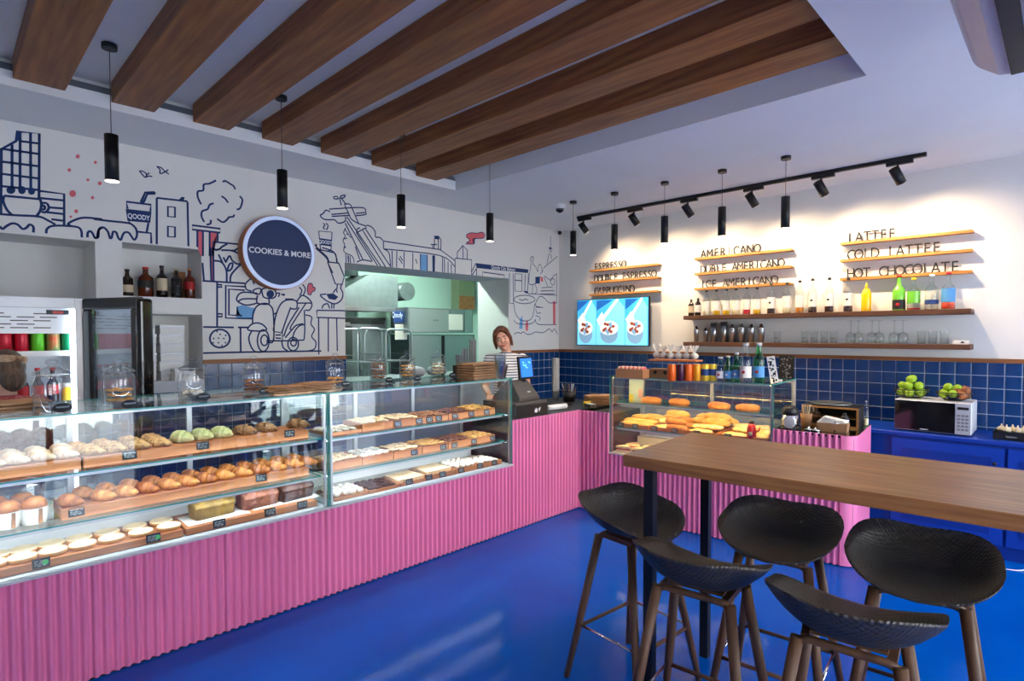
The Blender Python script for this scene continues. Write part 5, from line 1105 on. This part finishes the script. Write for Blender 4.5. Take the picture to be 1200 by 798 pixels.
for y_ in (-1, 1):
    for x_ in (.03, .33): MB().cyl((x_, y_*mw_*.42, 0), (x_, y_*mw_*.42, .0078), .012, n=10).build('foot', 'black', t)
def basket(label, px, r, hh):
    p = onx(px, 460, 5.5); t = thing('wire_basket', label, 'basket', (5.5, p.y, BZ+MH+.0025), 0, 'wire fruit baskets'); mb = MB()
    for z_, rr in ((.004, .5), (hh*.35, .8), (hh*.7, .95), (hh, 1.0)): mb.tube([(r*rr*math.cos(i*PI/14), r*rr*math.sin(i*PI/14), z_) for i in range(29)], .0022 if z_ < hh else .004, 6)
    for i in range(18): a_ = i*PI/9; mb.tube([(r*k_*math.cos(a_), r*k_*math.sin(a_), z_) for k_, z_ in ((.1, .003), (.5, .004), (.8, hh*.35), (.95, hh*.7), (1, hh))], .0018, 5)
    mb.build('wire_frame', 'black', t); return (5.5, p.y, BZ+MH+.0025)
lmst = stock('lime', MB().ball((0, 0, 0), .0305, 14, 10, (1.15, 1, 1)).mesh('lime', 'lime'), '', 'lime'); onst = stock('onion', MB().lathe([(.004, -.034), (.02, -.03), (.034, -.006), (.03, .016), (.012, .03), (.004, .042)], 14).mesh('onion', 'onion'), '', 'onion')
def heap(st, c, pts, label, group):
    for x_, y_, z_ in pts: st.put((c[0]+x_, c[1]+y_, c[2]+z_), 0, label, group, rot=(jit(1), jit(1), jit(3)))
c = basket('black wire basket heaped with limes on the microwave', 1068, .12, .07)
ring = lambda n_, r, z_, ph=0: [(r*math.cos(i*2*PI/n_+ph), r*math.sin(i*2*PI/n_+ph), z_) for i in range(n_)]
heap(lmst, c, ring(6, .07, .045)+[(0, 0, .042)]+ring(5, .06, .098, .4)+ring(2, .033, .15), 'green lime in the heaped wire basket', 'limes in the heaped basket')
c = basket('black wire basket of limes and onions on the microwave', 1118, .11, .06)
heap(lmst, c, [(-.06, .055, .05), (-.065, .0, .055), (.0, .06, .055), (-.02, .035, .1), (.03, -.02, .09), (.04, .03, .06)], 'green lime in the wire basket shared with onions', 'limes beside the onions')
heap(onst, c, [(-.06, -.055, .05), (0, -.07, .05), (.06, -.04, .05), (-.03, -.02, .06), (-.05, -.075, .085)], 'brown onion in the wire basket shared with limes', 'onions in the basket')
p = onx(1186, 505, 5.4); t = thing('tea_box', 'black open box holding pale garlic-like pieces on the blue cabinet', 'box', (5.42, p.y, BZ+.001))
mb = MB().box(-.08, .08, -.1, .1, 0, .006).box(-.08, -.074, -.1, .1, .0065, .06).box(.074, .08, -.1, .1, .0065, .06).box(-.0735, .0735, -.1, -.094, .0065, .06).box(-.0735, .0735, .094, .1, .0065, .06); mb.build('carton', 'black', t); MB().box(-.0825, -.0805, -.03, .03, .02, .03).build('print', 'mid_grey', t)
gst = stock('garlic_bulb', MB().lathe([(.01, 0), (.026, .01), (.03, .022), (.02, .036), (.006, .046), (.004, .06)], 12).mesh('garlic_bulb', 'label_cream'), 'pale bulb in the black box on the blue cabinet', 'garlic', 'pale bulbs in the black box')
for i in range(5): gst.put((5.42+jit(.03), p.y-.06+i*.03, BZ+.045), jit(2))
o = MB().tube(spline([(5.21, .75, .006), (5.05, .45, .006), (5.1, .2, .006), (5.2, .12, .1), (5.24, .1, .25)], 6), .004, 6).build('power_cable', 'white'); tag(o, 'white power cable hanging along the blue cabinet', 'cable')

# ================================================================== SHELF WALL
t = thing('wall_screen', 'flat wall screen showing three blue pictures of fruit bowls', 'screen', (XW, 3.957, 1.46))
SW, SHh = 1.04, .575
MB().box(-.09, -.06, -SW/2, SW/2, 0, SHh).build('casing', 'black', t); MB().box(-.0595, -.001, -.2, .2, .15, .45).build('mount', 'black', t); MB().box(-.0915, -.0905, -SW/2+.008, SW/2-.008, .01, SHh-.008).build('screen', 'screen_blue', t)
def scr(name, mat, pl, x_): 
    mb = MB(); mb.prism(pl, lambda u, v: (x_, SW/2-u*SW, v*SHh), lambda u, v: (x_-.0004, SW/2-u*SW, v*SHh)); mb.build(name, mat, t)
for (u0, u1) in ((.01, .29), (.295, .69), (.695, .985)):
    w_ = u1-u0; c0 = u0+w_*.45
    scr('picture_sky', 'screen_sky', [(u0, .02), (u1-.005, .02), (u1-.005, .8), (u0+w_*.75, .97), (u0+w_*.15, .45), (u0, .5)], -.0917); scr('picture_shadow', 'screen_deep', [(u0, .75), (u0+w_*.6, .97), (u0, .97)], -.0917)
    scr('picture_table', 'screen_white', [(u0+w_*.05, .5), (u0+w_*.7, .98), (u0+w_*.8, .98), (u0+w_*.15, .45)], -.0923); scr('picture_hand', 'screen_white', [(u0, .55), (u0+.08, .72), (u0+.12, .55), (u0+.06, .4)], -.0923)
    E_ = lambda cx_, cy_, rx, ry: [(cx_+rx*math.cos(i*PI/12), cy_+ry*math.sin(i*PI/12)) for i in range(24)]
    rx = min(.125, w_*.36)
    scr('picture_bowl', 'screen_bowl', E_(c0, .25, rx, .2), -.0929); scr('picture_bowl', 'screen_white', E_(c0, .38, rx*1.02, .15), -.0935)
    for i in range(16): scr('picture_fruit', ('screen_fruit', 'screen_white', 'screen_fruit', 'screen_bowl')[i % 4], E_(c0+rx*.75*math.cos(i*2.4)*math.sqrt((i+1)/17), .38+.11*math.sin(i*2.4)*math.sqrt((i+1)/17), .022, .034), -.0941-.0002*i)
def ledge(y0, y1, z_, label):
    o = MB().box(-.075, 0, -(y0-y1)/2, (y0-y1)/2, -.017, 0).box(-.079, -.0751, -(y0-y1)/2, (y0-y1)/2, -.017, .006).build('menu_ledge', 'ledge_wood', loc=(XW-.0005, (y0+y1)/2, z_)); return tag(o, label, 'ledge', 'menu ledges')
def menu(word, y0, z_, adv, size, lname):
    y_ = y0
    for ch in word:
        if ch != ' ':
            o = bpy.data.objects.new('menu_letter', text_mesh(ch, size, .0035, 'black_matte', .78, .0)); COL.objects.link(o)
            o.matrix_world = Matrix.Translation((XW-.03, y_-adv*.4, z_+.002)) @ ROT_X.to_4x4(); tag(o, 'thin black menu letter %s standing on the %s ledge' % (ch, lname), 'letter', 'letters of %s' % lname)
        y_ -= adv
LG = [('ESPRESSO', 4.296, 3.33, 2.398, .058, .125), ('DOUBLE ESPRESSO', 4.296, 3.33, 2.252, .058, .125), ('CAPPUCCINO', 4.296, 3.33, 2.096, .058, .125), ('AMERICANO', 2.893, 1.906, 2.414, .071, .13), ('DUBLE AMERICANO', 2.893, 1.906, 2.252, .0575, .12), ('ICE AMERICANO', 2.893, 1.906, 2.09, .062, .125), ('LATTEE', 1.49, .556, 2.418, .062, .13), ('COLD LATTEE', 1.49, .556, 2.266, .062, .13), ('HOT CHOCOLATE', 1.49, .556, 2.098, .062, .13)]
for wd, y0, y1, z_, adv, sz in LG:
    ledge(y0, y1, z_, 'thin wooden wall ledge carrying the letters %s' % wd); menu(wd, y0-.05, z_, adv, sz, wd)
    o = MB().lathe([(.007, 0), (.007, .004)], 10).xf(Matrix.Rotation(-PI/2, 4, 'Y')).build('price_peg', 'black', loc=(XW-.04, y1+.2, z_+.02)); 
    o.location = (XW-.05, y1+.22, z_+.0072); tag(o, 'tiny black price peg on the %s ledge' % wd, 'peg')
def wshelf(z_, label):
    o = MB().box(-.2, 0, -1.205, 1.205, -.042, 0).build('wall_shelf', 'shelf_wood', loc=(XW-.0005, 1.75, z_)); bevel(o, .003, 1); tag(o, label, 'shelf')
Z1, Z2 = 1.797, 1.517
wshelf(Z1, 'dark wooden wall shelf lined with syrup bottles'); wshelf(Z2, 'dark wooden wall shelf with shakers and glasses')
SX = XW-.1
def sy(px): return onx(px, 365, SX).y
bl = [(810, .19, 'dark_bottle', None, 'label_cream', 'dark small bottle at the end of the syrup shelf'), (818, .2, 'dark_bottle', None, 'paper_white', 'dark small bottle with a white label beside the end bottle'), (828, .26, 0, 'liq_clear', 'paper_white', 'pale syrup bottle under the word ICE'), (839.5, .26, 0, 'liq_yellow', 'paper_white', 'bright yellow syrup bottle beside the pale one'), (851, .26, 0, 'liq_yellow', 'paper_white', 'second bright yellow syrup bottle'), (862.5, .26, 0, 'liq_cream', 'paper_white', 'cream-coloured syrup bottle'), (875, .27, 0, 'liq_red', 'paper_white', 'red syrup bottle'), (887, .26, 0, 'liq_yellow', 'paper_white', 'yellow syrup bottle beside the red one'), (903.5, .29, 0, 'liq_dark', 'paper_white', 'dark syrup bottle under the ledge end'), (922, .29, 0, 'liq_cream', 'paper_white', 'cream syrup bottle with a steel spout'), (937, .3, 0, 'liq_amber', 'paper_white', 'amber syrup bottle with a steel spout'), (952, .31, 0, 'liq_dark', 'paper_white', 'dark syrup bottle beside the amber one'), (971.5, .31, 0, 'liq_dark', 'paper_white', 'dark syrup bottle with cherries on its label'), (993.5, .3, 0, 'liq_dark', 'paper_white', 'dark syrup bottle beside the yellow squeeze bottle')]
for i, (px, h_, g_, lq, lab, lb) in enumerate(bl):
    bottle('syrup_bottle', lb+' on the wall shelf', (SX, sy(px), Z1+.0005), h_, .036 if not g_ else .031, glass=g_ or 'bottle_clear', liq=lq, lvl=.36, lab=lab, labz=(.18, .56), pour=not g_, cap='paper_white', neck=.24, shoulder=.14, nr=.36, emblem='label_black' if lq == 'liq_dark' else None, labx=1.01, group='syrup bottles on the wall shelf')
t = thing('squeeze_bottle', 'yellow plastic squeeze bottle with a pointed nozzle on the wall shelf', 'bottle', (SX, sy(1015), Z1+.0005)); MB().lathe([(.036, 0), (.039, .01), (.039, .15), (.028, .19), (.012, .2)], 20).build('body', 'liq_yellow', t); MB().lathe([(.014, .2005), (.009, .23), (.003, .25)], 14).build('nozzle', 'yellow', t)
for px, h_, r_, g_, lq, lv, lab, lz, cp, lb in ((1053, .3, .046, 'liq_green', None, 0, 'label_black', (.04, .3), 'red_cap', 'green liqueur bottle with a red emblem'), (1070.5, .27, .046, 'bottle_clear', 'liq_red', .12, 'liq_green', (.22, .58), 'yellow', 'clear liqueur bottle with a green label and yellow cap'), (1091.5, .29, .046, 'bottle_clear', 'liq_clear', .06, 'poster_blue', (.16, .28), 'white', 'clear spirit bottle with a purple label'), (1111, .3, .046, 'bottle_clear', 'liq_orange', .34, 'label_blue', (.2, .56), 'red_cap', 'clear bottle with red liquid and a red cap')):
    bottle('liqueur_bottle', lb+' on the wall shelf', (SX, sy(px), Z1+.0005), h_, r_, glass=g_, liq=lq, lvl=lv, lab=lab, labz=lz, cap=cp, neck=.3, shoulder=.16, nr=.32, emblem='label_red' if g_ == 'liq_green' else None)
sh_ = [(816, .17, .03, 1), (827, .15, .028, 1), (836.5, .2, .036, 0), (848.5, .21, .036, 0), (858, .185, .034, 1), (869, .19, .034, 1), (880.5, .185, .034, 1), (892, .185, .034, 1)]
for i, (px, h_, r_, cap_) in enumerate(sh_):
    t = thing('cocktail_shaker', ('steel cocktail shaker with a domed cap on the lower wall shelf', 'plain open steel mixing tin on the lower wall shelf')[1-cap_], 'shaker', (SX, onx(px, 395, SX).y, Z2+.0005), 0, ('capped steel shakers', 'open mixing tins')[1-cap_])
    MB().lathe([(r_*.72, 0), (r_, h_*(.7 if cap_ else 1))], 20, capt=not cap_).build('tin', 'steel', t)
    if cap_: MB().lathe([(r_*1.02, h_*.7+.0005), (r_*.9, h_*.8), (r_*.5, h_*.88), (r_*.42, h_*.98), (r_*.1, h_)], 20).build('cap', 'chrome', t)
def wine(px):
    t = thing('wine_glass', 'upside-down stem glass on the lower wall shelf', 'glass', (SX, onx(px, 395, SX).y, Z2+.0005), 0, 'upside-down stem glasses')
    MB().lathe([(.034, 0), (.042, .04), (.036, .085), (.005, .1)], 20, capb=False, capt=False).build('bowl', 'bottle_clear', t); MB().lathe([(.004, .1), (.0035, .19), (.012, .196), (.036, .199)], 16).build('stem', 'bottle_clear', t)
for px in (997, 1006, 1022, 1030, 1048, 1058): wine(px)
for px in (911, 943, 954, 966, 977, 1080, 1093, 1107):
    t = thing('tumbler', 'clear straight tumbler on the lower wall shelf', 'glass', (SX, onx(px, 395, SX).y, Z2+.0005), 0, 'clear tumblers')
    t['label'] = 'clear tumbler with small grey print on the lower wall shelf' if px < 1000 else 'plain clear tumbler on the lower wall shelf'; t['group'] = 'printed tumblers' if px < 1000 else 'plain tumblers'
    MB().lathe([(.026, 0), (.034, .11)], 20, capt=False).build('wall', 'bottle_clear', t); MB().lathe([(.025, .001), (.027, .012)], 20).build('thick_base', 'bottle_clear', t)
    if px < 1000: MB().box(-.037, -.035, -.02, .02, .045, .05).box(-.037, -.035, -.014, .014, .035, .038).build('print', 'mid_grey', t)
p = onx(1126, 398, SX-.04); t = thing('small_card', 'small white card with dark print on the lower wall shelf', 'card', (SX-.04, p.y, Z2+.0005)); MB().box(-.001, .001, -.05, .05, 0, .032).build('card', 'white', t); MB().box(-.002, -.0012, -.02, .0, .01, .022).build('print', 'black', t)

# ================================================================== LAMPS
def pendant(loc, zc, label, group):
    t = thing('pendant_lamp', label, 'lamp', (loc[0], loc[1], zc), 0, group); zb, zt_ = 2.412-zc, 2.657-zc
    MB().lathe([(.036, -.026), (.036, -.0005)], 20).build('ceiling_cap', 'black', t); MB().cyl((0, 0, zt_), (0, 0, -.026), .0022, n=6).build('cord', 'dark_grey', t)
    MB().lathe([(.032, zb+.004), (.032, zt_)], 24).build('tube_shade', 'black', t); MB().lathe([(.0315, zb), (.0315, zb+.0035)], 24).build('light_ring', 'lamp_glow', t)
    ld = bpy.data.lights.new('pendant_bulb', 'SPOT'); ld.energy = PEND_W; ld.color = (1, .82, .6); ld.spot_size = 2.0; ld.spot_blend = 1; ld.shadow_soft_size = .03
    lo = bpy.data.objects.new('pendant_bulb', ld); COL.objects.link(lo); lo.parent = t; lo.location = (0, 0, zb-.004)
ords = ['first', 'second', 'third', 'fourth', 'fifth']
for i, px in enumerate((132, 331, 470, 574)):
    p = ony(px, 240, 3.63); pendant((p.x if i < 3 else min(p.x, TX1-.05), 3.63), ZT-.0005, 'black tube pendant lamp over the pastry cases, %s from the cash drawer' % ords[3-i], 'pendants over the pastry cases')
for i, y_ in enumerate((3.65, 3.145, 2.61, 2.08, 1.577)): pendant((4.61, y_), ZC-.0005, 'black tube pendant lamp over the savoury counter, %s from the tiled corner' % ords[i], 'pendants over the savoury counter')
TXk = 5.25
t = thing('track_rail', 'long black lighting track on the ceiling before the menu ledges', 'track', (TXk, 2.43, ZC)); MB().box(-.017, .017, -1.64, 1.64, -.03, -.0005).build('rail', 'black', t); MB().box(-.019, .019, 1.6401, 1.66, -.032, -.0005).build('end_cap', 'black', t)
for i, px in enumerate((684, 743, 806, 881, 962, 1051)):
    p = onx(px, 250, TXk); y_ = p.y
    t = thing('track_spotlight', 'black track spotlight aimed at the menu wall, %s from the tiled corner' % (ords+['sixth'])[i], 'spotlight', (TXk, y_, ZC-.0305), 0, 'spotlights on the track')
    MB().box(-.017, .017, -.1, .075, -.028, -.0003).build('adapter', 'black', t); MB().cyl((0, 0, -.065), (0, 0, -.028), .008, n=10).build('swivel', 'black', t)
    tgt = Vector((XW, y_-.3, 2.02)); src = Vector((TXk, y_, ZC-.0305-.12)); d = (tgt-src).normalized(); c = Vector((0, 0, -.11))
    MB().ring_tube([c-d*.065, c+d*.065], [.036, .036], 20).build('lamp_head', 'black', t); MB().ring_tube([c+d*.0655, c+d*.067], [.03, .03], 20).build('lens', 'lamp_glow', t)
    ld = bpy.data.lights.new('spot', 'SPOT'); ld.energy = SPOT_W; ld.color = (1, .74, .47); ld.spot_size = 2.0; ld.spot_blend = 1.0; ld.shadow_soft_size = .03
    lo = bpy.data.objects.new('spot_light', ld); COL.objects.link(lo); lo.parent = t; lo.location = c+d*.075; lo.rotation_euler = d.to_track_quat('-Z', 'Y').to_euler()
t = thing('track_rail', 'second black lighting track on the ceiling behind the bar table', 'track', (2.6, -1.0, ZC)); MB().box(-1.7, 1.7, -.017, .017, -.03, -.0005).build('rail', 'black', t); MB().box(1.7001, 1.72, -.019, .019, -.032, -.0005).build('end_cap', 'black', t)
for i, x_ in enumerate((2.0, 2.75, 3.5, 4.2)):
    t = thing('track_spotlight', 'black track spotlight aimed over the bar table, %s from the menu wall' % ords[3-i], 'spotlight', (x_, -1.0, ZC-.0305), 0, 'spotlights on the second track')
    MB().box(-.1, .075, -.017, .017, -.028, -.0003).build('adapter', 'black', t); MB().cyl((0, 0, -.065), (0, 0, -.028), .008, n=10).build('swivel', 'black', t)
    c = Vector((0, 0, -.11)); d = (Vector((x_+.3, 3.2, .35))-Vector((x_, -1.0, ZC-.14))).normalized()
    MB().ring_tube([c-d*.065, c+d*.065], [.036, .036], 20).build('lamp_head', 'black', t); MB().ring_tube([c+d*.0655, c+d*.067], [.03, .03], 20).build('lens', 'lamp_glow', t)
    ld = bpy.data.lights.new('spot', 'SPOT'); ld.energy = TRACK2_W; ld.color = (1, .84, .66); ld.spot_size = 1.25; ld.spot_blend = 1.0; ld.shadow_soft_size = .04
    lo = bpy.data.objects.new('spot_light', ld); COL.objects.link(lo); lo.parent = t; lo.location = c+d*.075; lo.rotation_euler = d.to_track_quat('-Z', 'Y').to_euler()
p = onz(656, 240, ZC); t = thing('dome_camera', 'white dome security camera on the ceiling', 'camera', (p.x, p.y, ZC)); MB().lathe([(.055, -.045), (.06, -.03), (.062, -.0005)], 24).build('base', 'white', t); MB().ball((0, 0, -.045), .045, 20, 10, (1, 1, .9)).build('dome', 'black_gloss', t)
t = thing('corner_camera', 'small black camera in the upper wall corner', 'camera', (XW-.06, YW-.06, ZC)); MB().lathe([(.03, -.02), (.032, -.0005)], 18).build('base', 'white', t); MB().ball((-.01, -.01, -.035), .028, 16, 8).build('dome', 'black_gloss', t)
# ceiling-hung air conditioner
t = thing('air_conditioner', 'white air conditioner hung from the ceiling near the bar table', 'air conditioner', (2.05, .0, ZC-.13))
prof = [(.29, -.06), (.30, -.14), (.27, -.24), (.2, -.295), (.1, -.31), (-.3, -.31), (-.3, -.06)]
mb = MB(); mb.prism(prof, lambda y_, z_: (-.75, y_, z_), lambda y_, z_: (.7, y_, z_)); o = mb.build('housing', 'ac_white', t); bevel(o, .02, 3)
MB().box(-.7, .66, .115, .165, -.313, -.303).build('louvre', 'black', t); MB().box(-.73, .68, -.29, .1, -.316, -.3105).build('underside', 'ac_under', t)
for x_ in (-.5, .5): MB().box(x_-.02, x_+.02, -.1, .1, -.06, .1295).build('hanger', 'steel', t)

# ================================================================== BAR TABLE AND STOOLS
TH = 1.10; ta = .075
A_ = onz(730, 532.5, TH); t = thing('bar_table', 'high wooden bar table with black square legs among the stools', 'table', (A_.x, A_.y, 0), -PI/2+ta)
TL, TW, TT = 1.75, .70, .05
o = MB().box(0, TL, 0, TW, TH-TT, TH).build('tabletop', 'table_wood_x', t); bevel(o, .004, 2)
for x_, y_ in ((.1, .05), (.1, TW-.05), (TL-.4, .05), (TL-.4, TW-.05)):
    MB().box(x_-.02, x_+.02, y_-.02, y_+.02, 0, TH-TT-.006).build('leg', 'black', t)
mb = MB().box(.04, TL-.3, .025, .075, TH-TT-.0055, TH-TT-.0005).box(.04, TL-.3, TW-.075, TW-.025, TH-TT-.0055, TH-TT-.0005); mb.build('leg_plate', 'black', t)
def stool():
    t = thing('bar_stool', '', 'stool', group='black shell bar stools'); nr, na = 9, 36; SZ_ = .735; mb = MB()
    def S_(r, a, off=0):
        c, s_ = math.cos(a), math.sin(a); e = .74
        x_ = .235*r*math.copysign(abs(c)**e, c); y_ = .20*r*math.copysign(abs(s_)**e, s_)
        back = max(0, s_); side = abs(c)**1.5
        rise = .125*back**1.2+.085*side*(1-.25*max(0, -s_))
        z_ = SZ_-.016+rise*max(0, (r-.3)/.7)**2.2-.012*max(0, -s_)*r**3
        y_ += .03*back*r**2
        return Vector((x_, y_, z_-off))
    for off in (0, .016):
        mb.v.append(S_(0, 0, off))
        for i in range(1, nr+1):
            for k in range(na): mb.v.append(S_(i/nr-(.012 if off and i == nr else 0), 2*PI*k/na, off*(1-.55*(i/nr)**4)))
    n1 = 1+nr*na
    for l_ in (0, 1):
        b = l_*n1
        for k in range(na):
            f = (b, b+1+k, b+1+(k+1) % na); mb.f.append(f if not l_ else f[::-1]); mb.sm.append(True); mb.m.append(0)
            for i in range(nr-1):
                p0, p1 = b+1+i*na+k, b+1+i*na+(k+1) % na; f = (p0, p0+na, p1+na, p1); mb.f.append(f if not l_ else f[::-1]); mb.sm.append(True); mb.m.append(0)
    e = 1+(nr-1)*na
    for k in range(na): mb.f.append((e+k, n1+e+k, n1+e+(k+1) % na, e+(k+1) % na)); mb.sm.append(True); mb.m.append(0)
    mb.build('shell_seat', 'stool_black', t)
    fz = SZ_-.068
    mb = MB()
    for y_ in (-.09, .09): mb.tube([(-.13, y_, fz), (-.1, y_, fz+.012), (.1, y_, fz+.012), (.13, y_, fz)], .013, 8)
    for x_ in (-.11, .11): mb.box(x_-.012, x_+.012, -.09, .09, fz+.002, fz+.024)
    mb.box(-.1, .1, -.075, .075, fz+.0245, fz+.034); mb.build('seat_frame', 'leg_wood', t)
    tp = {}; ft = {}
    for sx in (-1, 1):
        for sy_ in (-1, 1):
            a = Vector((sx*.13, sy_*.092, fz)); b = Vector((sx*.225, sy_*.205, .004)); tp[sx, sy_] = a; ft[sx, sy_] = b
            l_ = MB().ring_tube([a+Vector((0, 0, .012)), a.lerp(b, .5), b], [.019, .018, .013], 12).build('leg', 'leg_wood', t)
            MB().cyl(b-Vector((0, 0, .0035)), b+Vector((0, 0, .0)), .012, n=10).build('foot_pad', 'black', l_)
    at = lambda k_, f: tp[k_].lerp(ft[k_], f)
    for sx in (-1, 1): MB().cyl(at((sx, -1), .62), at((sx, 1), .62), .0065, n=8).build('chrome_rung', 'chrome', t)
    for sy_ in (-1, 1): MB().cyl(at((-1, sy_), .64), at((1, sy_), .64), .0085, n=8).build('foot_rung', 'leg_wood', t)
    return t
ss = Stock(stool())
# local +y is the raised back
for (x_, y_), rz, lb in (((2.24, 1.42), -.1, 'black shell bar stool standing at the end of the bar table'), ((1.95, .945), PI/2+.12, 'black shell bar stool with its back to the room, closer to the pastry cases'), ((2.47, .858), -PI/2+.1, 'black shell bar stool on the cabinet side, closer to the pastry cases'), ((1.93, .455), PI/2+.1, 'black shell bar stool with its back to the room, further from the pastry cases'), ((2.48, .37), -PI/2+.1, 'black shell bar stool on the cabinet side, further from the pastry cases')):
    ss.put((x_, y_, 0), rz, lb)
